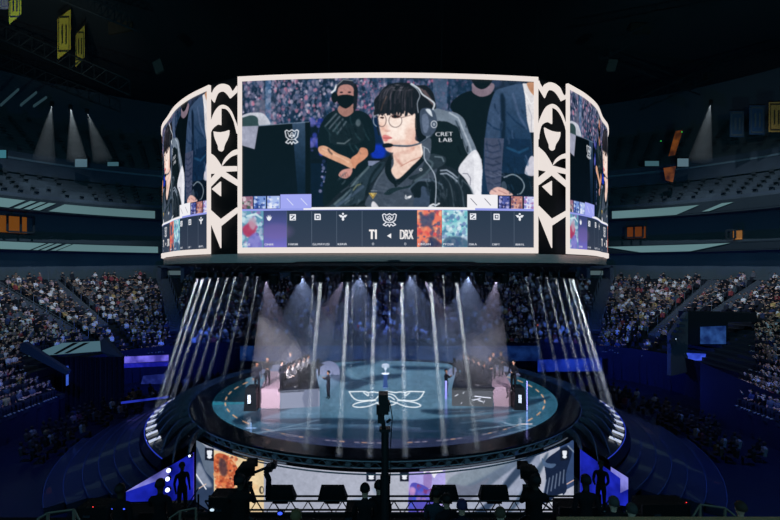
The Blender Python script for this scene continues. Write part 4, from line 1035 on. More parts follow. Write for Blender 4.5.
# extra density on outer arcs is ignored: seats widen slightly there
cand = []
for (x, y, z, fa, t, s) in spots:
    if y < 12: continue
    u = CX+F*x/y; v = HY-F*(z+.8-CAMZ)/y
    if u < -12 or u > 792: continue
    if s is not None:
        if t < 0 and (s < s_side(38) or s > 1-s_side(38)): continue
        if any(math.hypot(x-bowl(a, t+.5)[0], y-bowl(a, t+.5)[1]) < w*.5+.22 for a, w in AISLES): continue
        if fa is None: a, b = bowl(s, t-.5); fa = math.atan2(a-x, -(b-y))
        if 688 < u < 757 and v > 309: continue
        if 660 < u < 690 and v > 338-(u-660)*.8: continue
        if 18 < u < 121 and v > (342-(u-62)*.07 if u > 62 else 345+(u-20)*.0): continue
        if (160 < u < 182 or 590 < u < 610) and v < 296: continue
    dens = .95 if v > 284 else .6+.055*(v-278)
    if t > 14.5: dens *= .7
    if RNG.random() > dens: continue
    cand.append((math.hypot(x, y), x, y, z, fa, u, v))
cand.sort()
near = [c for c in cand if -4 < c[5] < 784 and c[6] > 280][:300]; ns = set(id(c) for c in near)
for i, c in enumerate(near):
    ci = RNG.choice(widx); me, hm = crowd_proto(ci, 'sit', RNG.choice(['fore','fold','down','up']), RNG.choice([0,1,0,2]))
    left = c[1] < 0
    r = empty('spectator', (c[1], c[2], c[3]-.05), c[4]-PI*0, None, 'person', '%s-shirted spectators in the %s stand' % (cnames[ci], 'left' if left else 'right'))
    r['label'] = 'seated spectator in a %s top in the near %s stand' % (cnames[ci], 'left' if left else 'right')
    r.rotation_euler = (0, 0, c[4]+RNG.uniform(-.3,.3))
    r.scale = (1,1,1)
    link_o = bpy.data.objects.new('body', me); COL.objects.link(link_o); link_o.parent = r
    link_o = bpy.data.objects.new('hair', hm); COL.objects.link(link_o); link_o.parent = r
# the rest of the crowd
mb = MB(); 
mats_c = [mat('crowd_%d' % i, SHIRTS[i][0], .85) for i in range(len(SHIRTS))]+[mat('skin_0'), mat('skin_1', SKIN[1]), mat('hair_dark', (26,22,24), .6), mat('hair_fair', (130,104,80), .6), mat('crowd_trousers')]
nS = len(SHIRTS)
far = [c for c in cand if id(c) not in ns]
def far_figure(mb, c):
    _, x, y, z, fa, u, v = c; z -= .05
    ca, sa = math.cos(fa), math.sin(fa); ci = RNG.choice(widx); L = RNG.uniform(-.06,.06); H = RNG.uniform(-.05,.06)
    def W(a, b, q): return (x+a*ca-b*sa, y+a*sa+b*ca, z+q+H)
    vs = [W(-.18,.0,.45),W(.18,0,.45),W(.2,-.16,.48),W(-.2,-.16,.48), W(-.24,.05,.92),W(.24,.05,.92),W(.22,-.12,.9),W(-.22,-.12,.9), W(-.07+L,0,1.02),W(.07+L,0,1.02),W(.06+L,-.1,1.0),W(-.06+L,-.1,1.0)]
    mb.add(vs, [(0,1,5,4),(1,2,6,5),(2,3,7,6),(3,0,4,7),(4,5,9,8),(5,6,10,9),(6,7,11,10),(7,4,8,11)], ci)
    if RNG.random() < .6: mb.add([W(-.2,-.12,.7),W(.2,-.12,.7),W(.14,-.38,.66),W(-.14,-.38,.66)], [(0,1,2,3)], nS+(RNG.random() < .5))
    mb.add([W(-.2,-.1,.5),W(.2,-.1,.5),W(.18,-.55,.5),W(-.18,-.55,.5),W(.18,-.55,.1),W(-.18,-.55,.1)], [(0,1,2,3),(3,2,4,5)], nS+4)
    hx = L; b = 1.02
    vs = [W(hx,0,b),W(hx-.08,-.06,b+.05),W(hx+.08,-.06,b+.05),W(hx+.09,.06,b+.08),W(hx-.09,.06,b+.08),W(hx-.085,-.09,b+.15),W(hx+.085,-.09,b+.15),W(hx+.1,.06,b+.18),W(hx-.1,.06,b+.18),W(hx,0,b+.26)]
    mb.add(vs, [(0,2,1),(1,2,6,5)], nS+(RNG.random() < .5)); mb.add(vs, [(0,3,2),(0,4,3),(0,1,4),(2,3,7,6),(3,4,8,7),(4,1,5,8),(5,6,9),(6,7,9),(7,8,9),(8,5,9)], nS+2+(RNG.random() < .12))
for c in far: far_figure(mb, c)
tag(mb.build('seated_crowd', mats_c, recalc=False), 'dense seated crowd filling the far lower stand behind the stage', 'crowd', kind='stuff')
print('crowd', len(near), len(far))
# ---------------------------------------------------------------- the stage
ZS = CAMZ-8.15; CY = 34.0
def ring(R, z, a0=0, a1=2*PI, n=120, cy=CY): return [(R*math.sin(a), cy-R*math.cos(a), z) for a in np.linspace(a0, a1, n)]
def floor_picture():
    c = Canvas(205, 355, 566, 462, 4.0, (10,14,24))
    c.rect(205, 355, 566, 462, hgrad(205, (14,84,104), 566, (16,78,98)))
    c.ell(385, 405, 150, 48, (66,104,132), .85, .35); c.ell(385, 384, 115, 28, (92,126,150), .7, .6)  # paler centre puts the haze glow into the floor colour
    c.ell(385, 452, 170, 17, (30,32,60), .75, .9); c.ell(385, 446, 90, 12, (44,50,84), .5, .7)
    # dark curved band left upper and brush strokes
    c.poly([(205,355),(245,355),(246,402),(232,402),(211,401)], (8,40,54)); c.poly([(211,402.5),(250,402),(252,404),(211,405)], (30,130,150), .6)
    c.sm([(500,380),(545,372),(552,392),(528,398),(556,400),(505,400)], (10,58,76), .7)
    dk = (20,46,68)
    for pts in ([(330,372),(350,363),(380,360.5),(372,364),(350,368),(344,374),(356,380),(378,384),(340,382)], [(345,385),(372,376),(402,374),(398,378),(376,381),(352,390)],
                [(392,366),(440,367),(452,369),(420,370),(398,369)], [(256,420),(330,418),(400,420),(470,416),(530,410),(470,421),(380,424),(300,424)], [(300,432),(350,428),(440,432),(520,425),(470,436),(380,439),(320,437)],
                [(232,421),(262,409),(300,405),(268,416),(250,425)], [(420,410),(470,408),(520,402),(552,396),(520,408),(450,415)], [(400,424),(450,420),(500,424),(470,430),(430,430)]):
        c.sm(pts, dk, .95)
    for pts in ([(345,366),(352,372),(360,376)], [(352,363.5),(348,370),(358,378),(376,383)]): c.line([q[:2] for q in crom(pts, 5)], .8, (110,150,170), .5)
    for a, b in (((280,412),(312,414)), ((462,423),(520,415)), ((444,412),(500,410)), ((300,426),(330,424)), ((350,425),(420,428))): c.line([a, b], .6, (120,150,180), .5)
    # orange dashed ring lettering
    cols = [(226,170,130),(216,150,110)]
    def arcpt(a, R=10.35): X = R*math.sin(a); Y = CY-R*math.cos(a); return (CX+F*X/Y, HY+F*(CAMZ-ZS)/Y)
    for k in range(-60, 61):
        a = k*math.radians(2.0)
        if abs(a) > .75 and k % 4 in (0, 1): c.line([arcpt(a), arcpt(a+math.radians(1.6))], 1.1 if abs(a) > 1.5 else 1.3, cols[0], .9)
        if abs(a) <= .75 and (k % 11) not in (0, 1, 2, 6): 
            p, q = arcpt(a), arcpt(a+math.radians(1.1)); c.line([p, q], 1.1, (150,140,160) if k % 3 else (220,170,140), .85)
    for pts in ([(250,433),(300,428),(320,429)], [(256,434),(318,420)], [(500,421),(555,441)], [(470,430),(520,424),(550,428)], [(505,423),(548,431)], [(490,438),(530,428)]): c.line(pts, .7, (150,180,205), .7)
    c.line([(251,423),(251,432)], .9, (120,180,255)); c.line([(246,428),(256,428)], .9, (150,190,255)); c.line([(527,412),(527,430)], .9, (120,180,255)); c.line([(521,424),(532,424)], .9, (240,220,220))
    # cup emblem
    def M(p, s): return [(330+ (x if s < 0 else 590-x)/5.2, 350+y/5.2) for x, y in p]
    for s in (-1, 1):
        for p in ([(100,217),(190,217),(198,238),(176,222)], [(100,217),(118,245),(146,262),(200,262),(234,258),(252,240),(270,230),(296,226)], [(192,222),(225,218),(250,221),(296,214)],
                  [(238,262),(190,266),(140,276),(118,290),(150,298),(200,292),(245,275),(286,262)], [(240,272),(262,284),(296,290)], [(255,258),(275,244),(296,240)]):
            c.line([q[:2] for q in crom(M(p, s), 5)], 1.25, (236,246,255), 1, .5)
    for p in ([(384.5,380),(384.5,387)], ): c.line(p, 3, (90,130,200), .6)
    c.grain(205, 355, 566, 462, .06); c.blur(1)
    return c
FP = floor_picture()
fl_m = attr_mat('stage_video_floor', .95, .25, .012, coat=.3)
st = empty('stage', (0, CY, 0), 0, 'big round raised stage with glowing teal video floor and dark ring', 'stage')
def adS(o): o.matrix_parent_inverse = Matrix.Translation(-Vector(st.location)); return o
Rg, Ag = np.meshgrid(np.linspace(.02, 11.1, 420), np.linspace(0, 2*PI, 1300))
G = np.stack([Rg*np.sin(Ag), CY-Rg*np.cos(Ag), np.full(Rg.shape, ZS+.01)], -1)
px, py = proj(G)
adS(picture_mesh('video_floor', G, FP.sample(px, py), fl_m, st))
gloss = mat('stage_black_gloss', (16,20,30), .18, noise=.2, coat=.5)
mb = MB(); mb.strip(ring(11.08, ZS+.005), ring(12.35, ZS), closed=False); mb.strip(ring(12.35, ZS), ring(12.35, ZS-.1)); adS(mb.build('dark_ring_floor', gloss, st))
mb = MB(); mb.strip(ring(11.2, 0.0), ring(11.2, ZS-.1)); adS(mb.build('base_drum', blackm, st))
# rim truss band
rim = mat('rim_metal', (160,160,170), .5, metal=.5, noise=.3)
mb = MB()
mb.strip(ring(12.3, ZS-.12, -1.75, 1.75), ring(12.3, ZS-.62, -1.75, 1.75)); adS(mb.build('rim_backing', mat('rim_dark', (12,15,20), .6), st))
mb = MB(); Rn = 150; an = np.linspace(-1.75, 1.75, Rn)
for z in (ZS-.66, ZS-.1, ZS-.38):
    pts = [(12.42*math.sin(a), CY-12.42*math.cos(a), z) for a in an]; mb.path(pts, .035, 5)
    if z == ZS-.66: adS(mb.build('rim_pipe', rim, st)); mb = MB()
for i, a in enumerate(an[:-1]):
    b = an[i+1]; z0, z1 = (ZS-.12, ZS-.38) if i % 2 else (ZS-.38, ZS-.12)
    mb.tube((12.42*math.sin(a), CY-12.42*math.cos(a), z0), (12.42*math.sin(b), CY-12.42*math.cos(b), z1), .02, 4)
    if i % 3 == 0: mb.box((12.45*math.sin(a), CY-12.45*math.cos(a), ZS-.26), (.22,.16,.18), rz=a)
adS(mb.build('rim_truss', rim, st))
fasm = mat('rim_lit_fascia', (90,100,116), .4, emit=(120,132,150), es=.35)
for a0, a1 in ((-.62,-.36), (.12,.5), (.66,.86)):
    mb = MB(); mb.strip(ring(12.5, ZS-.42, a0, a1, 20), ring(12.5, ZS-.5, a0, a1, 20)); o = adS(mb.build('fascia_light', fasm, st))
# LED front wall: shallow arc below the rim
def wall_px():
    c = Canvas(190, 434, 584, 524, 4.0, (158,164,182))
    c.rect(190, 434, 584, 524, hgrad(240, (156,162,180), 400, (176,180,196))); c.rect(390, 434, 540, 524, hgrad(400, (172,176,190), 540, (140,150,176)), .8)
    # left dark art
    c.sm([(190,438),(205,446),(216,462),(216,500),(196,486),(192,468)], (96,110,130)); c.sm([(196,446),(205,470),(216,486),(216,524),(190,524),(190,460)], (44,60,88)); c.sm([(199,462),(206,474),(212,486),(204,486),(196,476)], (150,160,180), .8)
    c.line([(196,474),(206,489)], 1.3, (230,232,240)); c.line([(206,484),(198,489)], .9, (230,200,180))
    # cream block with abstract ember shape
    c.poly([(214,450),(264,460),(264,524),(214,524)], (226,202,160)); c.blobs(222, 458, 262, 500, 26, [(232,190,140),(240,214,170),(214,170,120)], 2, 5)
    c.sm([(215,455),(224,454),(232,460),(238,470),(236,484),(228,490),(219,484),(214,470)], (196,98,60)); c.blobs(215, 456, 237, 490, 220, [(220,130,80),(150,60,44),(236,170,120),(90,50,50),(230,110,70)], .4, 1.4, .85)
    c.sm([(220,458),(226,462),(227,474),(222,476),(219,468)], (64,50,60), .8); c.ell(261.5,490,2.4,4,(70,60,50)); c.ell(262,490,1.2,2.6,(220,200,160))
    # strokes
    g = (104,122,140)
    for pts, col in (([(545,440),(520,452),(496,468),(470,482),(452,500),(480,492),(505,474),(530,456)], (92,108,130)), ([(540,446),(514,470),(492,498),(470,516),(486,512),(512,484),(536,456)], (34,52,78)), ([(548,452),(530,478),(508,512),(502,520),(522,500),(542,470)], (60,80,104)),
                     ([(450,478),(470,470),(500,462),(520,456),(500,468),(470,484),(446,492)], (124,138,152)), ([(447,484),(470,486),(490,478),(470,500),(446,500)], (110,116,136)), ([(398,462),(430,460),(460,466),(440,470),(405,468)], (190,192,204)), ([(430,462),(470,458),(520,449),(500,458),(460,466)], (120,130,146))):
        c.sm(pts, col, .85)
    c.line([(345,512),(366,505),(378,500)], 1, (120,140,166), .8); c.sm([(352,500),(372,496),(378,499),(360,503)], (130,150,176), .7); c.sm([(372,488),(378,490),(382,495),(376,494)], (130,150,176), .6)
    c.sm([(393,466),(402,463),(412,465),(408,468)], (206,206,214))
    # lavender block with an abstract pale plume
    c.rect(408.6, 464, 445.3, 524, (172,164,226)); c.sm([(424,470),(432,466),(440,468),(443,472),(437,474),(434,478),(430,472),(425,476)], (240,238,250)); c.sm([(424,474),(430,472),(432,480),(430,488),(424,486)], (150,126,190)); c.sm([(410,486),(420,484),(430,490),(434,500),(430,520),(410,520)], (84,80,180)); c.sm([(418,484),(426,490),(432,488),(428,494),(418,490)], (120,60,120)); c.blobs(410, 488, 434, 512, 16, [(60,90,210),(120,110,210),(200,150,200)], 1, 3)
    # right dark art
    c.poly([(560,437),(584,434),(584,480),(562,492),(560,470)], (50,70,108)); c.sm([(545,462),(556,452),(566,446),(572,452),(566,474),(566,492),(552,500),(542,502),(546,480)], (22,34,60)); c.sm([(542,458),(547,463),(556,464),(552,468),(544,466)], (74,96,128))
    for k in range(6): c.line([(546+3.6*k, 480-2*k), (543+4*k, 496-2.6*k)], .8, (150,166,190), .85)
    c.line([(568,446),(574,452),(580,440)], 1.2, (170,184,204), .8); c.line([(567,484),(574,480)], 1, (230,190,170))
    c.sm([(548,504),(556,496),(563,494),(556,502)], (200,206,216))
    for x0, y0, x1, y1, dx in ((205,447.5,214,460,1.2), (366.5,472,376,481.5,0), (400,472,409,481.5,0), (560.5,449,568.8,461,-1.2)):
        c.poly([(x0,y0),(x1,y0+dx),(x1,y1+dx),(x0,y1)], (20,26,42)); emblem(c, x0+2.4, y0+2.4+dx/2, x1-x0-4.8, y1-y0-4.8, (236,240,248), 1.2)
    c.grain(190, 434, 584, 524, .03); c.blur(2)
    return c
WP = wall_px()
Rw = 14.0; yw = 22.15+Rw; zw = ZS-.72
aw = np.linspace(-.787, .787, 900); zz = np.linspace(0, 1, 200)
Aw, Zw = np.meshgrid(aw, zz)
G = np.stack([Rw*np.sin(Aw), yw-Rw*np.cos(Aw), zw*(1-Zw)-1.15*Zw], -1); px, py = proj(G)
o = adS(picture_mesh('front_video_wall', G, WP.sample(px, py), attr_mat('front_wall_screen', 1.0), st)); o['label'] = 'curved pale video wall under the front of the stage'
mb = MB(); W0 = [(Rw*math.sin(a), yw-Rw*math.cos(a)) for a in aw[::20]]
mb.strip([(12.3*math.sin(a)*1.0, CY-12.3*math.cos(a), ZS-.6) for a in np.linspace(-.93,.93,len(W0))], [(x, y-.05, zw) for x, y in W0]); mb.strip([(x, y-.05, zw) for x, y in W0], [(x, y+.1, zw-.12) for x, y in W0])
adS(mb.build('rim_soffit', mat('rim_dark'), st))
# outer wings: ring with swirling fins and white tile lights
wing_m = mat('wing_gloss', (18,24,38), .28, noise=.3, coat=.3)
mb = MB(); a0, a1 = .80, 2.35
for sgn in (-1, 1):
    mb = MB(); A = [(sgn*x, y, z) for x, y, z in ring(12.4, ZS-.12, a0, a1, 60)]; B = [(sgn*x, y, z) for x, y, z in ring(14.75, ZS-.8, a0, a1, 60)]; C = [(sgn*x, y, z) for x, y, z in ring(15.0, ZS-1.15, a0, a1, 60)]
    mb.strip(A, B); mb.strip(B, C); side = 'left' if sgn < 0 else 'right'
    r = empty('stage_wing', (sgn*13, CY, 0), 0, 'dark curved wing with white tile lights along the %s edge of stage' % side, 'stage wing')
    def adW(o): o.matrix_parent_inverse = Matrix.Translation(-Vector(r.location)); return o
    adW(mb.build('sloped_deck', wing_m, r))
    for k in range(15):                       # swirling fins
        a = a0+.02+(a1-a0-.15)*k/14; L_ = []; U_ = []
        for i in range(9):
            t = i/8; R = 12.45+2.2*t; aa = a-.20*t**1.5+.02; z = ZS-.12-.68*t
            L_.append((sgn*R*math.sin(aa), CY-R*math.cos(aa), z)); U_.append((sgn*R*math.sin(aa), CY-R*math.cos(aa), z+.42*math.sin(PI*min(1, t*1.05+.05))**.7+.02))
        f = MB(); f.strip(L_, U_); L2 = [(x+.05, y+.05, z) for x, y, z in L_]; U2 = [(x+.05, y+.05, z) for x, y, z in U_]; f.strip(L2, U2); f.strip(U_, U2)
        adW(f.build('fin', mat('fin_grey', (96,106,122), .35, noise=.2), r))
    tm = mat('tile_light', (200,204,210), .4, emit=(220,226,236), es=.7); tm.cycles.emission_sampling = 'NONE'
    for k in range(15):
        a = .98+k*.083; d = .2
        R0_, R1_ = 14.12, 14.68; q = []
        for R, aa in ((R0_, a-.009), (R1_, a-.009), (R1_, a+.012), (R0_, a+.012)):
            q.append((sgn*R*math.sin(aa), CY-R*math.cos(aa), ZS-.12-.68*(R-12.4)/2.35+.05))
        f = MB(); f.prism(q, (0,0,.04)); adW(f.build('tile_light', tm, r))
    # edge line light
    f = MB(); f.path([(sgn*x, y, z+.03) for x, y, z in ring(14.75, ZS-.8, a0, a1, 50)], .025, 4); adW(f.build('edge_line', mat('edge_blue', (40,50,120), .4, emit=(40,60,190), es=.7), r))
    # low concentric terraces stepping down to the floor
    Rs = [15.0,15.5,16.2,16.9,17.6,18.4,19.2]; hs = [1.55,1.3,1.08,.86,.64,.42,.2]
    for k in range(6):
        f = MB(); b0_, b1_ = .72+.04*k, 1.95-.1*k
        A = [(sgn*x, y, z) for x, y, z in ring(Rs[k], hs[k], b0_, b1_, 50)]; B = [(sgn*x, y, z) for x, y, z in ring(Rs[k+1], hs[k]-.06, b0_, b1_, 50)]; C = [(x, y, hs[k+1]) for x, y, z in B]
        f.strip(A, B); f.strip(B, C); f.strip(A, [(x, y, -1.2) for x, y, z in A])
        for E_ in (0, -1): f.add([A[E_], B[E_], (B[E_][0], B[E_][1], -1.2), (A[E_][0], A[E_][1], -1.2)], [(0,1,2,3)])
        adW(f.build('terrace', mat('petal_navy', (22,32,56), .35, noise=.4, nscale=.5, coat=.2), r))
        f = MB(); f.path([(x, y, z+.02) for x, y, z in B], .02, 4); adW(f.build('terrace_edge', mat('petal_edge', (70,84,120), .4), r))
    # panels with their own glow, for coloured light in the opening below the wing
    zA = P(0, 448, 22).z
    if sgn < 0: pts = [P(126,492,20.6), P(193,453,22.4), P(193,500,22.4), P(126,502,20.6)]; p2 = [P(127,491,20.5), P(168,467,21.5), P(169,476,21.5)]
    else: pts = [P(628,484,20.6), P(581,450,22.4), P(581,502,22.4), P(628,506,20.6)]; p2 = [P(627,477,20.5), P(611,467,21.5), P(611,496,21.5), P(627,488,20.5)]
    o = glowbox(pts, 'glowing blue wall standing in for the lit opening under the %s stage wing' % side, (34,48,214), .75, 'blue_glow_wall', 'wall panel', sampling=True)
    o = glowbox([Vector((q.x, q.y-.1, q.z)) for q in p2], 'glowing slanted panel for lavender light under the %s stage wing' % side, (150,150,245), .9, 'lavender_glow_panel', 'panel')
# uprights in front of the blue walls
for sgn in (-1, 1):
    for k, x in enumerate(((150,166,186) if sgn < 0 else (588,598,620))):
        r = empty('scaffold_post', Vector((P(x,500,20.2).x, 20.2, -1.2)), 0, ['%s dark scaffold post before the blue wall, outermost', '%s dark scaffold post before the blue wall, middle', '%s dark scaffold post before the blue wall, nearest the stage'][k if sgn < 0 else 2-k] % ('left' if sgn < 0 else 'right'), 'post')
        mb = MB(); h = 2.8+.35*k if sgn < 0 else 3.5-.4*k; mb.tube((0,0,0), (0,0,h), .06, 8); mb.tube((.5,0,0), (.5,0,h*.9), .04, 8); 
        for q in range(4): mb.tube((0,0,h*q/4), (.5,0,h*(q+1)/4-.1), .025)
        mb.build('frame', blackm, r)
bulb = mat('lamp_white_blue', (200,200,255), .3, emit=(190,200,255), es=3)
for x, y, lb in ((168.5,470.5,'upper bright round lamp under the left wing'),(167.5,479,'middle bright round lamp under the left wing'),(167.5,490,'lower bright round lamp under the left wing'),(189.5,456,'small bright lamp beside the video wall at left')):
    r = empty('round_lamp', P(x,y,20.9 if x < 180 else 21.4), 0, lb, 'lamp'); mb = MB(); mb.ball((0,0,0), .09 if x < 180 else .05, 10, 8); mb.build('bulb', bulb, r); mb = MB(); mb.tube((0,.12,0), (0,.04,0), .12, 10); mb.build('holder', blackm, r)
# ------ team booths on the stage
def booth(sgn):
    side = 'left' if sgn < 0 else 'right'
    if sgn < 0: fx0, fx1, rx0, rx1, yb0, yb1, yt = 280, 319.5, 258, 279.5, 409, 406.5, 391
    else: fx0, fx1, rx0, rx1, yb0, yb1, yt = 493, 452, 514.5, 494, 407, 406, 389
    b0 = FL(fx0, yb0, ZS); b1 = FL(fx1, yb1, ZS); d = (b1-b0)
    zt_ = P(0, yt, b0.y).z
    r = empty('team_booth', (b0+b1)/2, 0, '%s team platform on stage with lit front panel and pink-glowing ramp' % side, 'platform')
    def ad(o): o.matrix_parent_inverse = Matrix.Translation(-Vector(r.location)); return o
    r0 = FL(rx0, yb0+.5, ZS); bk = Vector((sgn*1.0, 5.2, 0))
    up = Vector((0,0,zt_-ZS))
    mb = MB(); pts = [b0, b1, b1+bk*.9, r0+bk]; mb.prism([p+up for p in pts], (0,0,-.12)); ad(mb.build('platform_top', mat('booth_top', (26,32,42), .4), r))
    mb = MB(); mb.prism([b0, b1, b1+up, b0+up], (0,.1,0)); fm = mat('booth_front_'+side, (60,60,66), .4, emit=(140,148,172) if sgn < 0 else (76,80,84), es=.85); fm.cycles.emission_sampling = 'NONE'; ad(mb.build('front_panel', fm, r))
    if sgn < 0:
        c0 = b0+d*.62; m2 = mat('booth_chevron', (70,74,86), .5, emit=(104,112,134), es=.8); mb = MB(); n_ = Vector((0,-.02,0)); mb.prism([b0+d*.62+n_, b0+d*.97+n_, b0+d*.97+up+n_, b0+d*.62+up+n_, b0+d*.56+up*.55+n_], (0,-.01,0)); ad(mb.build('chevron', m2, r))
    else:
        m2 = mat('booth_marks', (190,190,196), .5, emit=(190,196,204), es=.8)
        for u0, v0, u1, v1 in ((.85,.6,.93,.5),(.7,.75,.74,.65),(.76,.15,.78,.1),(.3,.4,.5,.3),(.2,.3,.24,.15),(.05,.45,.45,.52),(.25,.22,.36,.3)):
            mb = MB(); q0 = b0+d*u0+up*v0; q1 = b0+d*u1+up*v1; t_ = Vector((0,-.03,.035)); mb.prism([q0+t_, q1+t_, q1+t_+Vector((0,0,.06)), q0+t_+Vector((0,0,.06))], (0,-.01,0)); ad(mb.build('mark', m2, r))
    pk = mat('ramp_pink_glow', (150,128,138), .5, emit=(150,126,140), es=.26, noise=.1)  # pink light falling on the ramp is put into its emission
    a = FL(rx0+(.5 if sgn < 0 else -.5), yb0-.5, ZS); b = FL(rx1, yb0-.5, ZS); top = P(0, 380, a.y+4.5)
    mb = MB(); mb.prism([a, b, b+Vector((0,.4,up.z)), a+Vector((0,.4,up.z))], (0,.1,0)); mb.prism([a+Vector((0,.4,up.z)), b+Vector((0,.4,up.z)), b+Vector((sgn*.5,5.4,up.z+.05)), a+Vector((sgn*.6,5.4,up.z+.05))], (0,0,-.08)); ad(mb.build('pink_glow_ramp', pk, r))
    mb = MB(); mb.prism([b0+Vector((0,.02,0)), b1+Vector((0,.02,0)), b1+bk*.9, r0+bk, r0], (0,0,-.02)); ad(mb.build('footing', blackm, r))
    # desk in a diagonal line
    mb = MB(); e0 = b0+up+d*.12+Vector((0,.9,0)); e1 = b0+up+d*.42+Vector((0,4.4,0)); 
    dd = (e1-e0).normalized(); nn = Vector((dd.y,-dd.x,0))*.35*(1 if sgn < 0 else -1)
    mb.prism([e0+nn*1.2+Vector((0,0,.72)), e1+nn*1.2+Vector((0,0,.72)), e1+nn*3.2+Vector((0,0,.72)), e0+nn*3.2+Vector((0,0,.72))], (0,0,.05))
    for q in (0, .5, 1):
        p = e0+(e1-e0)*q+nn*2.2; mb.box((p.x,p.y,p.z+.36), (.06,.5,.72))
    ad(mb.build('player_desk', blackm, r))
    return r, e0, e1, nn, up, b0, b1, r0, bk
for sgn in (-1, 1):
    side = 'left' if sgn < 0 else 'right'
    r, e0, e1, nn, up, b0, b1, r0, bk = booth(sgn)
    face = math.atan2(nn.x, -nn.y)
    for i in range(5):
        p = e0+(e1-e0)*(i/4); 
        lab = ['nearest the front','second from the front','in the middle','second from the back','farthest at the back'][i]
        ch = empty('gaming_chair', p, face, 'dark high-backed gaming chair %s in the %s team row' % (lab, side), 'chair', 'gaming chairs of the %s team' % side)
        mb = MB(); mb.box((0,.22,.85), (.5,.1,.95), tilt=-.12); mb.build('backrest', mat('chair_dark', (30,34,40), .5), ch)
        mb = MB(); mb.box((0,-.02,.42), (.5,.5,.1)); mb.build('seat', mat('chair_dark'), ch)
        mb = MB(); mb.tube((0,0,.05), (0,0,.38), .04); [mb.tube((0,0,.08), (.28*math.cos(a), .28*math.sin(a), .04), .025) for a in np.linspace(0, 2*PI, 6)[:-1]]; mb.build('base', blackm, ch)
        wh = sgn < 0
        person(p+Vector((0,0,0)), face, 'seated player in %s shirt with headset, %s of the %s team' % ('white' if wh else 'dark', lab, side), 'sit', 'fore', 1.75,
               shirt=((226,218,206) if wh else (40,44,54)), trousers=(30,32,40), hair=((30,26,26) if i % 2 else (60,44,36)), skin=[0,1][i % 2], group=None, extra=headset)
        mo = p+nn*2.0+Vector((0,0,.77)); m_ = empty('desk_monitor', mo, face, 'black desk monitor in front of player %s, %s team' % (lab, side), 'monitor', 'desk monitors of the %s team' % side)
        mb = MB(); mb.box((0,0,.2), (.5,.04,.24)); mb.build('panel', blackm, m_); mb = MB(); mb.tube((0,0,0), (0,0,.12), .03); mb.box((0,0,.01), (.25,.2,.02)); mb.build('stand', blackm, m_)
# round pale screens behind booths
dm = mat('disc_pale', (120,126,146), .5, emit=(110,116,146), es=.75); dm.cycles.emission_sampling = 'NONE'
for x, y, rx, ry, ang, lb in ((270,376.5,20,9.5,.42,'tilted pale oval screen behind the left team booth'),(328,373,12,11.5,.5,'pale oval screen right of the left booth, behind the camera man'),(508,376,18,8,-.45,'tilted pale oval screen behind the right team booth'),(453,377,6,9,0,'small pale round screen left of the right booth')):
    d = 39.0; r = empty('oval_screen', P(x,y,d), 0, lb, 'screen'); k = d/F
    pts = [((rx*math.cos(a)*math.cos(ang)-ry*math.sin(a)*math.sin(ang))*k, 0, (rx*math.cos(a)*math.sin(ang)+ry*math.sin(a)*math.cos(ang))*k) for a in np.linspace(0, 2*PI, 29)[:-1]]
    mb = MB(); mb.prism(pts, (0,.15,0)); mb.build('face', dm, r); mb = MB(); mb.tube((0,.2,-ry*k*.9), (0,.2,min(-ry*k*.9-.05, ZS-P(x,y,d).z)), .08); mb.build('post', blackm, r)
# black speaker columns next to the booths
for x, yb, w, h, lb in ((250.5,411,13,23,'black loudspeaker stack at the left end of the left booth'),(520,410,12,22,'black loudspeaker stack at the right end of the right booth')):
    p = FL(x, yb, ZS); k = p.y/F; r = empty('stage_speaker', p, 0, lb, 'speaker'); mb = MB(); mb.box((0,.5,h*k/2), (w*k,1.2,h*k), taper=.8); mb.build('cabinet', mat('speaker_black', (14,20,26), .5), r)
    mb = MB(); mb.prism([(-.13,-.14,h*k*.35),(.05,-.14,h*k*.35),(.05,-.14,h*k*.72),(-.13,-.14,h*k*.72)], (0,-.02,0)); mb.build('badge', mat('badge_white', (200,210,220), .5, emit=(190,200,215), es=.6), r)
for x, lb in ((333,'thin pale blue light tube left'), ): pass
for x, y0, y1, lb in ((446,381,399,'short lavender light column by the camera man at right booth'),(527,381,410,'thin blue light column right of the right booth')):
    p = FL(x, y1, ZS); r = empty('light_tube', p, 0, lb, 'light'); k = p.y/F; mb = MB(); mb.tube((0,0,0), (0,0,(y1-y0)*k), .07 if x < 500 else .035, 8); mb.build('tube', mat('tube_lav', (160,160,220), .4, emit=(150,150,240), es=1.0), r)
# standing staff on stage
def stand_at(x, yf, z, rz, label, **kw):
    p = FL(x, yf, z); return person(p, rz, label, 'stand', **kw)
ZT = ZS+1.05
def on_booth(x, yf): return ZT
stand_at(257, 392, ZT-.1, 0.5, 'standing person in dark clothes at the far left of left booth', arms='down', shirt=(36,38,48), trousers=(24,26,34), skin=2)
stand_at(267.5, 386, ZT-.1, 0.2, 'standing person in black holding white sheet, left booth', arms='fold', shirt=(20,22,28), trousers=(20,22,28))
stand_at(281.5, 391, ZT-.1, 1.2, 'standing coach in dark jacket behind the white-shirted team', arms='fold', shirt=(50,52,62), trousers=(24,26,34), skin=1)
stand_at(290.5, 379, ZT-.1, .3, 'standing person in blue grey top behind the left team', arms='down', shirt=(60,74,98), trousers=(30,34,46), skin=1)
stand_at(328.5, 399, ZS, -1.0, 'camera man in dark suit on stage beside the left booth', arms='cam', shirt=(52,54,66), trousers=(44,46,58), skin=0)
stand_at(446, 397, ZS, 1.0, 'camera man in black on stage beside the right booth', arms='cam', shirt=(24,26,34), trousers=(24,26,34))
stand_at(489.5, 387.5, ZT-.1, .2, 'tall standing person in dark suit and tan face, right booth', arms='fold', shirt=(52,54,66), trousers=(40,42,54), h=1.9, skin=0)
stand_at(493, 381.5, ZT-.1, .1, 'standing person in black behind tall suited man, right booth', arms='down', shirt=(24,26,32), trousers=(20,22,28), h=1.85)
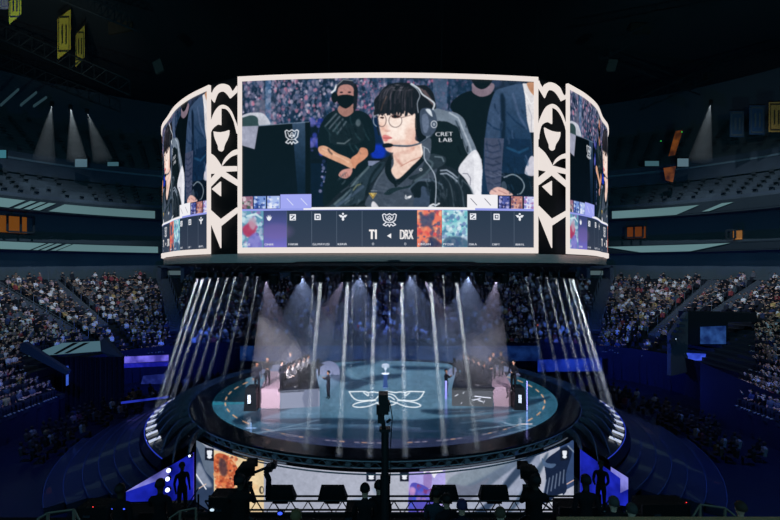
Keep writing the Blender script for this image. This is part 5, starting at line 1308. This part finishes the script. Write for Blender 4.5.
stand_at(501, 379, ZT-.1, .1, 'standing person in black with pale shoes, right booth rear', arms='fold', shirt=(26,26,36), trousers=(22,22,30), h=1.8)
stand_at(513.5, 392, ZT-.1, -.6, 'standing person in black at the right end of right booth', arms='fold', shirt=(24,26,34), trousers=(20,22,28), h=1.85)
# trophy on its stand
tp = FL(385.5, 387, ZS); tr_ = empty('trophy', tp, 0, 'silver winners cup on a slim lit pedestal at stage centre', 'trophy'); k = tp.y/F
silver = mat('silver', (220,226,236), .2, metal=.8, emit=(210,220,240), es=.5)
mb = MB(); zb = 14*k; mb.lathe((0,0,zb), [(q*.52, w*.66) for q, w in [(.0,0),(.22,0),(.22,.05),(.08,.12),(.07,.3),(.12,.38),(.26,.5),(.34,.75),(.36,.95),(.30,.95),(.28,.75),(.0,.5)]], 20); mb.build('cup', silver, tr_)
for s in (-1, 1):
    mb = MB(); mb.path([(s*(.17+.07*math.sin(a)), 0, zb+.5-.12*math.cos(a)) for a in np.linspace(.2, 2.9, 8)], .035, 6); mb.build('handle', silver, tr_)
mb = MB(); mb.lathe((0,0,0), [(0,.0),(.22,0),(.16,.06),(.13,.5),(.16,zb-.06),(0,zb-.06)], 16); mb.build('pedestal', mat('pedestal_blue', (60,80,130), .4, emit=(70,100,170), es=.5), tr_)
mb = MB(); mb.lathe((0,0,zb-.07), [(0,0),(.27,0),(.27,.05),(0,.05)], 24); mb.build('plinth', mat('plinth_white', (220,226,236), .4, emit=(215,222,236), es=.8), tr_)
# ---------------------------------------------------------------- things nearer the camera
ZP = CAMZ-5.85   # platform of the front-of-house crew
steel = mat('black_steel', (14,16,20), .4, metal=.3)
# long low truss rail carrying confidence monitors
dR = 14.0; zR = P(0, 515, dR).z; zR2 = P(0, 501, dR).z
rl = empty('rail_truss', (0, dR, 0), 0, 'long low black truss rail across the front of the stage', 'truss')
xa, xb = P(205,0,dR).x, P(600,0,dR).x
mb = MB()
for z in (zR, zR2): mb.tube((xa,0,z), (xb,0,z), .03); mb.tube((xa,.3,z), (xb,.3,z), .03)
n = 46
for i in range(n):
    x0 = xa+(xb-xa)*i/n; x1 = xa+(xb-xa)*(i+1)/n
    mb.tube((x0,0,zR if i % 2 else zR2), (x1,0,zR2 if i % 2 else zR), .018, 4)
mb.build('lattice', steel, rl)
for i in range(8):
    x0 = xa+(xb-xa)*(i+.5)/8; mb = MB(); mb.tube((x0,.15,-1.2), (x0,.15,zR), .05, 8); mb.box((x0,.15,-1.17), (.5,.5,.06)); mb.build('leg', steel, rl)
lab = ['leftmost','second','third','fourth','fifth']
for i, x in enumerate((280, 332, 393, 445, 495)):
    if i == 2: continue
    p = P(x, 502, dR+.1); r = empty('stage_monitor', p, 0, 'black wedge confidence monitor on the truss rail, at %s' % {280:'far left beside the robotic camera',332:'centre left of the seated crew',445:'right of the lavender portrait',495:'far right of the rail'}[x], 'monitor')
    k = dR/F; mb = MB(); w, w2, h = 30*k/2, 23*k/2, 14.5*k
    if x == 495: w, w2 = 30*k/2, 26*k/2
    mb.add([(-w,0,0),(w,0,0),(w2,.05,h),(-w2,.05,h),(-w,.4,0),(w,.4,0),(w2,.2,h),(-w2,.2,h)], [(0,1,2,3),(5,4,7,6),(4,0,3,7),(1,5,6,2),(3,2,6,7),(4,5,1,0)]); mb.build('cabinet', blackm, r)
    mb = MB(); mb.prism([(-w*.85,-.01,.04),(w*.85,-.01,.04),(w2*.85,.035,h-.03),(-w2*.85,.035,h-.03)], (0,-.01,0)); mb.build('grille', mat('grille', (16,18,22), .8), r)
    mb = MB(); mb.box((0,.2,-.04), (w,.3,.08)); mb.build('bracket', steel, r)
# camera tower in the middle
dT = 9.0; tw = empty('camera_tower', (P(385,0,dT).x, dT, 0), 0, 'tall black telescopic tower with a robotic camera on top, centre', 'camera tower')
zt = P(0, 428, dT).z; k = dT/F
mb = MB(); mb.tube((0,0,ZP), (0,0,P(0,475,dT).z), 5.0*k, 12); mb.build('lower_mast', steel, tw)
mb = MB(); mb.tube((0,0,P(0,476,dT).z), (0,0,zt), 3.9*k, 12); mb.build('upper_mast', steel, tw)
mb = MB(); mb.box((0,0,zt-.02), (.2,.2,.05)); mb.tube((-.02,0,zt), (-.05,0,zt+.18), .04); mb.box((-.07,0,zt+.17), (.12,.12,.14)); mb.tube((-.07,0,zt+.2), (-.13,0,zt+.3), .035); mb.box((-.12,0,zt+.33), (.07,.1,.16)); mb.tube((.03,0,zt+.1), (.1,0,zt+.16), .025); mb.build('remote_head', steel, tw)
mb = MB(); mb.box((-.02,0,zt+.38), (.17,.24,.22)); mb.box((-.03,.0,zt+.55), (.17,.3,.16)); mb.box((.06,0,zt+.4), (.05,.2,.16)); mb.tube((-.03,.15,zt+.53), (-.03,.3,zt+.53), .06, 12); mb.build('camera_body', steel, tw)
mb = MB(); mb.path([(.09,0,zt+.45),(.13,-.02,zt+.2),(.1,0,zt-.3),(.09,0,zt-1.0)], .012, 4); mb.build('cable', blackm, tw)
mb = MB(); mb.box((0,0,ZP+.05), (.8,.8,.1)); mb.build('base', steel, tw)
# crew platform
mb = MB(); mb.box((0.5, 10.1, ZP-.06), (21, 3.5, .12)); [mb.box((x, y, ZP/2-.66), (.2, .2, ZP+1.08)) for x in (-9.5, 0.5, 10.5) for y in (8.6, 11.6)]; cp = mb.build('crew_platform', blackm); tag(cp, 'dark crew platform carrying the seated operators', 'platform')
def crew(x, yhead, d, rz, label, pose='sit', arms='fore', h=1.75, zfoot=None, **kw):
    hh = (1.315 if pose == 'sit' else 1.745)*h/1.75
    if d < 16: d = (CAMZ-ZP-hh)*F/(yhead-HY)
    top = P(x, yhead, d)
    return person(Vector((top.x, d, top.z-hh)), rz, label, pose, arms, h, **kw)
crew(365, 486.5, 9.4, PI, 'crew member in black tee seen from behind, left of the tower', arms='fore', shirt=(16,18,22), skin=0, hair=(14,13,14))
crew(379, 483.5, 9.7, PI, 'crew member in black hidden partly by the tower', arms='fore', shirt=(14,15,18), skin=0, hair=(12,12,12))
crew(436, 491, 8.6, PI-.4, 'crew member in grey blue shirt right of the tower, head bowed', arms='fore', shirt=(40,54,64), skin=2, hair=(16,15,16))
crew(447, 497, 8.2, PI+.3, 'crew member in dark top beside the grey blue shirt', arms='fore', shirt=(18,20,26), skin=0, hair=(14,14,18))
crew(160, 482, 12, PI, 'crew silhouette before the blue wall at lower left', 'sit', 'one', shirt=(10,12,18), trousers=(10,12,18), hair=(14,14,20), skin=3)
crew(182, 464, 17, .8, 'standing silhouette between blue wall and video wall, left', 'stand', 'down', shirt=(10,12,22), trousers=(10,12,20), skin=3)
crew(120, 487, 10.5, PI, 'dark crew silhouette at the lower left corner of blue wall', 'sit', 'down', shirt=(10,12,18), skin=3)
crew(601, 462, 17, -.5, 'standing silhouette before the right blue wall', 'stand', 'fore', shirt=(10,12,22), trousers=(10,12,20), skin=3)
crew(586, 478, 13, PI, 'crew silhouette below the right end of video wall', 'stand', 'down', shirt=(12,14,20), trousers=(10,12,18), skin=3)
crew(614, 500, 8.5, PI, 'crew member with pale cap at lower right of centre', 'sit', 'down', shirt=(24,30,34), hair=(70,66,64), skin=1)
crew(632, 507, 8.0, PI, 'crew member with pale grey hood, lower right', 'sit', 'down', shirt=(60,68,70), hair=(64,60,58), skin=1)
crew(500, 511, 8.0, PI-.6, 'crew member with fair hair bending at the bottom edge', 'sit', 'fore', shirt=(28,30,36), hair=(80,64,50), skin=1)
crew(462, 503, 8.4, PI, 'crew member with violet lit hair behind the rail', 'sit', 'down', shirt=(20,18,34), hair=(52,40,80), skin=0)  # violet light is put into the hair colour
crew(741, 505, 8.0, PI, 'crew member at the far lower right corner', 'sit', 'down', shirt=(26,28,34), hair=(60,54,50), skin=0)
crew(296, 513, 7.5, PI, 'crew member with tan cap at the bottom edge, left', 'sit', 'down', shirt=(20,22,28), hair=(110,90,60), skin=0)
for x, lb in ((182,'black riser block under the left standing silhouette'),(601,'black riser block under the right standing silhouette')):
    q = P(x, 462, 17); hz_ = q.z+(0 if x > 500 else -.07)-1.745; r = empty('riser', (q.x, 17, 0), 0, lb, 'riser'); mb = MB(); mb.box((0,0,hz_/2-.62), (1.2,1.0,hz_+1.2)); mb.build('deck', blackm, r)
# broadcast cameras with operators
def broadcast(x, ytop, d, label, flip=1, olabel=''):
    k = d/F; r = empty('broadcast_camera', (P(x,0,d).x, d, 0), 0, label, 'video camera'); z = P(0, ytop, d).z
    mb = MB(); mb.box((0,0,z-.2), (.26,.6,.26)); mb.box((.03,-.1,z-.05), (.16,.3,.1)); mb.box((-.04,-.3,z-.24), (.2,.12,.2)); mb.tube((.0,-.2,z-.02), (0,.2,z-.02), .02); mb.build('camera_body', blackm, r)
    mb = MB(); mb.tube((0,.3,z-.22), (0,.6,z-.22), .09, 14, .11); mb.box((0,.62,z-.22), (.24,.06,.18)); mb.build('lens', blackm, r)
    mb = MB(); mb.box((-.2*flip*-1,-.35,z-.02), (.2,.12,.22), rz=.4*flip, tilt=.3); mb.tube((0,-.2,z-.12), (.18*flip,-.33,z-.05), .02); mb.build('viewfinder', blackm, r)
    mb = MB(); mb.box((0,0,z-.55), (.24,.34,.16)); mb.tube((0,0,z-.6), (0,0,ZP+.2), .1, 10); mb.build('pedestal', blackm, r)
    for a in (0, 2.1, 4.2):
        mb = MB(); mb.tube((0,0,ZP+.5), (.5*math.cos(a),.5*math.sin(a),ZP+.03), .04); mb.build('leg', steel, r)
    mb = MB(); mb.tube((-.1,-.2,z-.5), (-.35*flip,-.7,z-.7), .02); mb.build('pan_handle', steel, r)
    return r
broadcast(245, 463, 11.0, 'broadcast camera on a pedestal before the ember picture, left', 1)
broadcast(530, 466, 11.0, 'broadcast camera with raised box viewfinder, right of centre', -1)
crew(240, 478, 10.2, PI, 'camera operator in black behind the left broadcast camera', 'stand', 'cam', shirt=(10,11,14), trousers=(10,11,14), skin=3)
crew(536, 478, 10.2, PI, 'camera operator in black behind the right broadcast camera', 'stand', 'cam', shirt=(10,11,14), trousers=(10,11,14), skin=3)
# robotic camera on the rail at left
r = empty('robotic_camera', Vector((P(268,0,14.15).x, 14.15, zR2+.2)), 0, 'small robotic camera on a curved black arm, left rail end', 'camera'); k = 14.15/F
mb = MB(); mb.path([(0,0,-.2),(.02,0,.36),(-.06,0,.52),(.0,0,.62)], .08, 8); mb.build('arm', steel, r)
mb = MB(); mb.box((.05,0,.68), (.18,.28,.16)); mb.box((.18,0,.76), (.12,.24,.16)); mb.tube((0,.1,.66), (-.4,.1,.5), .045); mb.tube((.1,0,.8), (.1,0,1.05), .008); mb.build('camera_body', steel, r)
# crane tips and equipment cases, low light stands
for i, (x, y, w, h, d, lb) in enumerate(((228,492,30,30,11,'black equipment stack left of the broadcast camera'),(100,500,32,20,9,'black equipment case with a tiny red lamp, lower left'),(352,505,12,16,9.2,'black chair back beside the crew member'),(660,500,46,24,9.5,'black equipment rack at lower right'),(576,502,40,20,11,'low black equipment heap right of the camera'),(150,508,60,20,9.4,'low dark equipment row under the blue wall'))):
    d = min(11.6, (CAMZ-ZP)*F/(y+h-HY)); p = P(x, y+h, d); p.z = ZP; k = d/F; h = (y+h-HY-(y-HY))*1.0 + (P(0, y+h, d).z-ZP)/k*0; r = empty('equipment_case', p, 0, lb, 'equipment'); mb = MB(); mb.box((0,0,h*k/2), (w*k,.5,h*k)); mb.build('case', blackm, r)
    mb = MB()
    for q in (-1, 1): mb.box((q*w*k/2,-.25,h*k/2), (.03,.03,h*k)); mb.box((0,-.25,h*k/2*(1+q)), (w*k,.03,.03))
    mb.build('edge_trim', steel, r)
    mb = MB(); mb.box((-w*k*.2,-.27,h*k*.6), (.16,.03,.05)); mb.build('latch_plate', mat('latch_grey', (60,66,76), .4, metal=.5), r)
led_r = mat('led_red', (200,30,30), .4, emit=(255,50,50), es=2); led_b = mat('led_blue', (40,60,200), .4, emit=(60,90,255), es=1.5); led_w = mat('led_white', (200,210,220), .4, emit=(190,210,225), es=1.2)
for i, (x, y, m_, w, lb) in enumerate(((93,507,led_r,1.4,'tiny red lamp on the lower left case'),(686.5,502.5,led_r,1.4,'tiny red lamp at lower right'),(212,510,led_w,4.5,'small white lit label plate at lower left'),(112,509,led_b,1.5,'tiny blue lamp, left of a pair, lower left'),(124,509,led_b,2.2,'tiny blue lamp, right of a pair, lower left'),(30,437,led_w,1.0,'tiny pale lamp in the dark at far left'),(44.5,443,led_b,2.4,'dim blue lamp on the dark floor at far left'),(676,339,led_w,1.4,'tiny lamp on the dark wall right'),(280,513.5,led_b,5,'blue green glint at the bottom under the rail'),(682,132,mat('led_green',(40,200,60),.4,emit=(60,230,80),es=1),1.2,'tiny green lamp on the roof steel at right'),(661,141,mat('led_green'),1.2,'tiny green exit lamp in the right deck'))):
    d = 9 if y > 490 else 34; p = P(x, y, d); k = d/F; r = empty('indicator_lamp', p, 0, lb, 'lamp'); mb = MB(); mb.ball((0,0,0), w*k/2, 8, 6, sc=(1,.6,.6)); mb.build('lens', m_, r); mb = MB(); mb.box((0,w*k*.5,0), (w*k*1.2,w*k*.5,w*k)); mb.build('housing', blackm, r)
# handrails
hr = mat('handrail_pale', (110,96,84), .4, metal=.3)
def rail(pts, d, lb):
    p0 = P(*pts[0], d); r = empty('handrail', p0, 0, lb, 'handrail'); mb = MB(); Q = [P(x, y, d)-p0 for x, y in pts]; mb.path(Q, .012, 6); mb.build('rail', hr, r)
    mb = MB()
    for q in Q: mb.tube(q, (q.x, q.y, -p0.z*.0-1.2), .018, 6)
    mb.build('posts', hr, r)
rail([(38,519),(48,513),(74,509.5),(80,521)], 6, 'pale handrail bend at the lower left corner')
rail([(692,518),(700,504.5),(725,508),(735,516)], 6, 'pale handrail bend at the lower right')
rail([(170,518),(180,511),(196,508)], 7, 'short pale handrail left of the white label')
# grey ledge along the bottom right
ld = MB(); ld.add([(P(560,518.4,2.6).x,2.6,P(0,518.4,2.6).z),(P(790,517,2.6).x,2.6,P(0,517,2.6).z),(P(790,517,2.6).x,2.3,P(0,517.6,2.6).z),(P(560,518.4,2.6).x,2.3,P(0,518.4,2.6).z)], [(0,1,2,3)])
mb = MB(); mb.box(((P(558,0,2.6).x+P(800,0,2.6).x)/2, 2.45, P(0,518.6,2.6).z/2), (P(800,0,2.6).x-P(558,0,2.6).x, .34, P(0,518.6,2.6).z)); o = mb.build('ledge', mat('ledge_grey', (190,140,100), .8, noise=.15)); tag(o, 'warm grey ledge along the bottom right picture edge', 'ledge')
# people and chairs on the dark floor beyond the wings
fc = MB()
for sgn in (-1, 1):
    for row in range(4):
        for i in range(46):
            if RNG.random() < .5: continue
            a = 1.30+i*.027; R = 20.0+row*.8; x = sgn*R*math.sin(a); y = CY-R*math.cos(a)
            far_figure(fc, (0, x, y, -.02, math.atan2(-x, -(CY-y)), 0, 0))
tag(fc.build('floor_crowd', [mat('dim_%d' % i, tuple(int(v*.45) for v in (SHIRTS[i][0] if i < nS else (70,56,50))), .9) for i in range(nS+5)], recalc=False), 'dim audience seated in curved rows on the floor beside the stage', 'crowd', kind='stuff')  # crowd colours darkened, putting the dim floor light into them

# low black barrier, added to darken the area below the rail
zb_ = P(0, 513.5, 13.2).z; r = empty('crowd_barrier', (0, 13.2, -1.2), 0, 'long low black barrier added to darken the bottom below the truss rail', 'barrier')
mb = MB(); mb.box((-.4,0,(zb_+1.2)/2), (14.5,.12,zb_+1.2)); mb.build('panel', blackm, r)
mb = MB(); mb.tube((-7.6,0,zb_+1.2), (6.8,0,zb_+1.2), .04, 8); mb.build('top_rail', steel, r)
for i in range(9):
    mb = MB(); mb.tube((-7.4+i*1.75,.3,0), (-7.4+i*1.75,.07,zb_+1.0), .04, 6); mb.build('brace', steel, r)
# ---------------------------------------------------------------- lighting truss under the scoreboard and its moving heads
RT = 11.9
mb = MB(); n = 96; tw = empty('lighting_truss', (0, CY, CAMZ-.05), 0, 'black circular lighting truss hung under the scoreboard', 'truss')
for R in (RT-.25, RT+.25):
    for z in (0, .42): mb.path([(R*math.sin(a), -R*math.cos(a), z) for a in np.linspace(0, 2*PI, n+1)], .04, 5)
for i in range(n):
    a, b = 2*PI*i/n, 2*PI*(i+1)/n
    for R in (RT-.25, RT+.25):
        z0, z1 = (0, .42) if i % 2 else (.42, 0); mb.tube((R*math.sin(a), -R*math.cos(a), z0), (R*math.sin(b), -R*math.cos(b), z1), .025, 4)
mb.build('ring_frame', mat('truss_metal', (30,36,42), .45, metal=.4), tw)
mb = MB()
for i in range(0, n, 6):
    a = 2*PI*(i+.5)/n; mb.box(((RT)*math.sin(a), -(RT)*math.cos(a), .46), (.5,.3,.12), rz=a)
mb.build('cable_trays', mat('tray', (40,46,52), .5), tw)
# haze filled only into each beam's cone, so the cone shapes the beam
def haze_mat(name, dens, col=(1,1,1)):
    m = bpy.data.materials.new(name); m.use_nodes = True; nt = m.node_tree; nt.nodes.clear()
    o = nt.nodes.new('ShaderNodeOutputMaterial'); v = nt.nodes.new('ShaderNodeVolumeScatter'); v.inputs['Density'].default_value = dens; v.inputs['Color'].default_value = (*col, 1)
    nt.links.new(v.outputs[0], o.inputs['Volume']); m.cycles.homogeneous_volume = True
    return m
HZ = haze_mat('haze', .24); HZW = haze_mat('haze_thin', .035)
def aim(o, v):
    o.rotation_mode = 'QUATERNION'; o.rotation_quaternion = v.to_track_quat('-Z', 'Y')
def moving_head(p, target, r1, power, label, col=(.84,.92,1), hz=None, r0=.09, group=None, show=True, over=0):
    p = Vector(p); target = Vector(target); v = target-p; L = v.length; vn = v/L
    r = empty('moving_head_light', p, 0, label, 'spotlight', group)
    mb = MB(); mb.box((0,0,.2), (.34,.26,.12)); 
    for s in (-1, 1): mb.box((.17*s,0,.02), (.05,.12,.34))
    mb.build('yoke', blackm, r)
    mb = MB(); mb.tube(-vn*.16, vn*.2, .13, 12, .15); mb.build('head', blackm, r)
    mb = MB(); mb.tube(vn*.2, vn*.215, .1, 12); mb.build('lens', mat('lens_white', (60,60,66), .2, emit=(150,160,180), es=.5), r)
    if hz is None:      # narrow beam: a small disc lamp with almost parallel light
        ld = bpy.data.lights.new('beam_light', 'AREA'); ld.shape = 'SQUARE'; ld.size = 2*r0*.8; ld.spread = 2*math.atan2(max(r1-r0, .03), L)+.012; ld.energy = power*.01
    else:
        ld = bpy.data.lights.new('beam_light', 'SPOT'); ld.energy = power; ld.shadow_soft_size = .02
        ld.spot_size = 2*math.atan2(r1, L)*1.3; ld.spot_blend = .6
    ld.color = col
    lo = bpy.data.objects.new('beam_light', ld); COL.objects.link(lo); lo.parent = r; aim(lo, v); lo.location = vn*.24
    mb = MB(); mb.tube(vn*.23, vn*(L-.03+over), r0, 20, r1); o = mb.build('light_beam', hz or HZ, r)
    return r
def tp_(x, y=277.5):
    """point of the truss ring seen at column x on its near side"""
    k = (x-CX)/F; lo = -1.2; hi = 1.2
    f = lambda a: RT*math.sin(a)/(CY-RT*math.cos(a))
    kmax = .372
    k = max(-kmax, min(kmax, k)); 
    for _ in range(60):
        md = (lo+hi)/2
        if f(md) < k: lo = md
        else: hi = md
    a = (lo+hi)/2; return Vector((RT*math.sin(a), CY-RT*math.cos(a), CAMZ-.32)), a
fr = [(274.4,None),(296,None),(321,(306,449)),(348,(339,455)),(375,(370,456)),(401.5,(405.5,456)),(430,(445,455)),(456,(477,448)),(480,None),(504,None)]
nm = ['first','second','third','fourth','fifth','sixth','seventh','eighth','ninth','tenth']
for i, (x, t) in enumerate(fr):
    p, a = tp_(x)
    if t is None:
        r = empty('moving_head_light', p, 0, 'unlit moving head light, %s along the front of the truss' % nm[i], 'spotlight')
        mb = MB(); mb.box((0,0,.2), (.4,.3,.14)); [mb.box((.2*s,0,.0), (.06,.14,.4)) for s in (-1,1)]; mb.build('yoke', blackm, r)
        mb = MB(); mb.tube((0,0,.1), (0,0,-.3), .17, 12, .2); mb.build('head', blackm, r)
    else:
        g = FL(t[0], t[1], ZS); moving_head(p, g, .2, 500 if i in (3,4,5,6) else 350, 'moving head light casting the %s beam from the left onto the stage front' % nm[i-2])
# outer side fans of narrow beams landing on the wing lights
def side_truss(k, side): 
    a = [1.28,1.17,1.05,.93,.82,.71,.60,.49][k]; a = a*1.12; return Vector((side*RT*math.sin(a), CY-RT*math.cos(a), CAMZ-.3))
LT = [(197.7,148,436),(203.6,160,414),(211.4,171,402),(219.5,182,397),(228,193,393),(236,205,389),(248,222,384),(258,240,379)]
RTg = [(577,618,428),(572,612,412),(568,604,404),(563,594,398),(555,584,394),(546,574,390),(537.5,560,386),(526,545,382)]
for side, LL in ((-1, LT), (1, RTg)):
    for k, (x, gx, gy) in enumerate(LL):
        xx = x if side < 0 else x
        kx = (xx-CX)/F; 
        # far side of the ring for these columns, so the fan wraps around the stage
        aa = [1.45,1.55,1.68,1.80,1.90,2.0,2.12,2.2]
        A = np.linspace(1.2, 2.9, 400); kk = RT*np.sin(A)/(CY-RT*np.cos(A)); j = int(np.argmin(abs(kk-abs(kx)))); a = A[j]
        p = Vector((side*RT*math.sin(a), CY-RT*math.cos(a), CAMZ-.32)); zg = ZS-.55 if k < 5 else ZS
        g = FL(gx, gy, zg)
        moving_head(p, g, .2, [430,460,370,280,230,180,140,120][k], 'moving head light casting the %s side beam of the %s fan, counted from outside' % (nm[k], 'left' if side < 0 else 'right'), r0=.08)
# faint beams from the far side of the ring
for i, (x0, x1, y1, pw) in enumerate(((313,308,382,500),(353,351,375,450),(366,365,372,400),(390,390,368,350),(415,419,374,400),(443,449,378,450))):
    A = np.linspace(2.2, 4.1, 600); kk = RT*np.sin(A)/(CY-RT*np.cos(A)); a = A[int(np.argmin(abs(kk-(x0-CX)/F)))]
    p = Vector((RT*math.sin(a), CY-RT*math.cos(a), CAMZ-.32)); g = FL(x1, y1, ZS)
    moving_head(p, g, .16, pw*.3, 'moving head light on the far side of truss, %s faint beam from the left' % nm[i], r0=.07)
# broad lavender washes onto the team booths
for i, (x, tx, ty, R) in enumerate(((262,283,392,2.3),(344,290,392,2.0),(500,478,392,2.3),(424,488,392,2.0))):
    p, a = tp_(x); p = p+Vector((0,.6,0)) ; g = FL(tx, ty, ZS)
    moving_head(p, g, R, 1300, 'wash light throwing a broad lavender cone on the %s team, %s one' % ('left' if i < 2 else 'right', 'outer' if i % 2 == 0 else 'inner'), col=(.72,.66,1.0), hz=HZW, r0=.15)
# spots with short cones in the upper deck
for x, y, tx, ty, R, pw, lb in ((52,104,44,160,1.2,1500,'spotlight with grey cone, leftmost of three in the left upper deck'),(70.5,107,77,160,1.1,2200,'spotlight with grey cone, middle of three in the left upper deck'),(87,111,103,160,1.1,1000,'spotlight with grey cone, rightmost of three in the left upper deck'),(711,102,700,160,1.3,1500,'spotlight with grey cone in the right upper deck')):
    p = P(x, y, 56); g = P(tx, ty, 60); moving_head(p, g, R, pw, lb, col=(.75,.9,1), hz=HZW, r0=.12)
# ---------------------------------------------------------------- house light and added fill spots
def spot(name, loc, tgt, power, size, col, blend=.8, rad=.3):
    ld = bpy.data.lights.new(name, 'SPOT'); ld.energy = power; ld.spot_size = math.radians(size); ld.spot_blend = blend; ld.color = col; ld.shadow_soft_size = rad
    o = bpy.data.objects.new(name, ld); COL.objects.link(o); o.location = loc; aim(o, Vector(tgt)-Vector(loc)); return o
for x in (-36, 36): spot('house_light', (x*.7, 40, CAMZ+24), (x*1.25, 62, 6), 21000, 60, (.80,.86,1.0))
spot('house_light', (0, 40, CAMZ+24), (0, 68, 6), 3500, 80, (.6,.72,1.0))
for s in (-1, 1):
    spot('house_light', (s*14, 30, CAMZ+24), (s*36, 38, 6), 6500, 75, (.80,.86,1.0))
    spot('floor_wash_blue', (s*8, 44, CAMZ+2), (s*26, 50, 0), 11000, 120, (.06,.14,1.0))
    spot('floor_wash_blue', (s*20, 26, CAMZ+1), (s*20, 30, 0), 2600, 130, (.05,.14,1.0))
    spot('deck_fill_teal', (s*20, 30, CAMZ+6), (s*52, 62, CAMZ+14), 4000, 120, (.25,.75,.85))  # added teal fill that lifts the dark upper deck
spot('floor_wash_blue', (0, 48, CAMZ-1), (0, 57, 2), 2500, 150, (.08,.2,1.0))
for s in (-1, 1): spot('stage_key_light', (s*9, 22, CAMZ+.2), (s*6.5, 31, ZS+1), 11000 if s < 0 else 5000, 34, (.96,.9,1), .5, .1)
spot('stage_wash', (0, 34, CAMZ-.5), (0, 34, ZS), 1800, 120, (.6,.7,1.0), .8, .4)

for i, (x0, tx, ty, R) in enumerate(((300,300,372,4.5),(360,350,366,4.5),(410,420,366,4.5),(470,470,372,4.5))):  # lights added for the blue haze glow behind the beams
    A = np.linspace(2.0, 4.3, 600); kk = RT*np.sin(A)/(CY-RT*np.cos(A)); a = A[int(np.argmin(abs(kk-(x0-CX)/F)))]
    p = Vector((RT*math.sin(a), CY-RT*math.cos(a)+1, CAMZ-.32)); g = FL(tx, ty, ZS); g.y = 43
    moving_head(p, g, R, 1300, 'wash light added behind the truss for blue haze glow, %s from left' % nm[i], col=(.42,.55,.95), hz=HZW, r0=.15)
spot('banner_light', (-22, 30, CAMZ+12), P(60, 30, 52), 5000, 30, (1,.9,.7))  # added warm spots that brighten the banners against the teal fill
spot('banner_light', (26, 34, CAMZ+12), P(760, 120, 57), 2500, 30, (1,.95,.85))

for s in (-1, 1): spot('floor_wash_blue', (s*17, 45, 3.5), (s*27, 53, 3.5), 2600, 130, (.04,.12,1.0)); spot('floor_wash_blue', (s*20, 36, 2.5), (s*24.5, 34, 3), 260, 140, (.04,.12,1.0))
# ---------------------------------------------------------------- camera and render look
cam = bpy.data.cameras.new('camera'); co = bpy.data.objects.new('camera', cam); COL.objects.link(co)
co.location = (0, 0, CAMZ); co.rotation_euler = (PI/2, 0, 0)
cam.sensor_width = 36; cam.lens = 36*F/780; cam.shift_x = (390-CX)/780; cam.shift_y = (HY-260)/780
cam.clip_start = .05; cam.clip_end = 400
SC.camera = co
SC.view_settings.view_transform = 'Standard'; SC.view_settings.look = 'None'; SC.view_settings.gamma = 1; SC.view_settings.exposure = 0
SC.view_settings.use_curve_mapping = False
SC.cycles.use_denoising = True; SC.cycles.denoising_input_passes = 'RGB'; SC.cycles.use_adaptive_sampling = False; SC.cycles.use_light_tree = True
SC.cycles.max_bounces = 5; SC.cycles.diffuse_bounces = 2; SC.cycles.glossy_bounces = 3; SC.cycles.volume_bounces = 0; SC.cycles.transparent_max_bounces = 24
SC.cycles.sample_clamp_indirect = 3; SC.cycles.sample_clamp_direct = 0
w = bpy.data.worlds.new('world'); SC.world = w; w.use_nodes = True
w.node_tree.nodes['Background'].inputs[0].default_value = (.2, .62, .85, 1); w.node_tree.nodes['Background'].inputs[1].default_value = .34  # added teal fill, entering where the hall is left open behind the camera
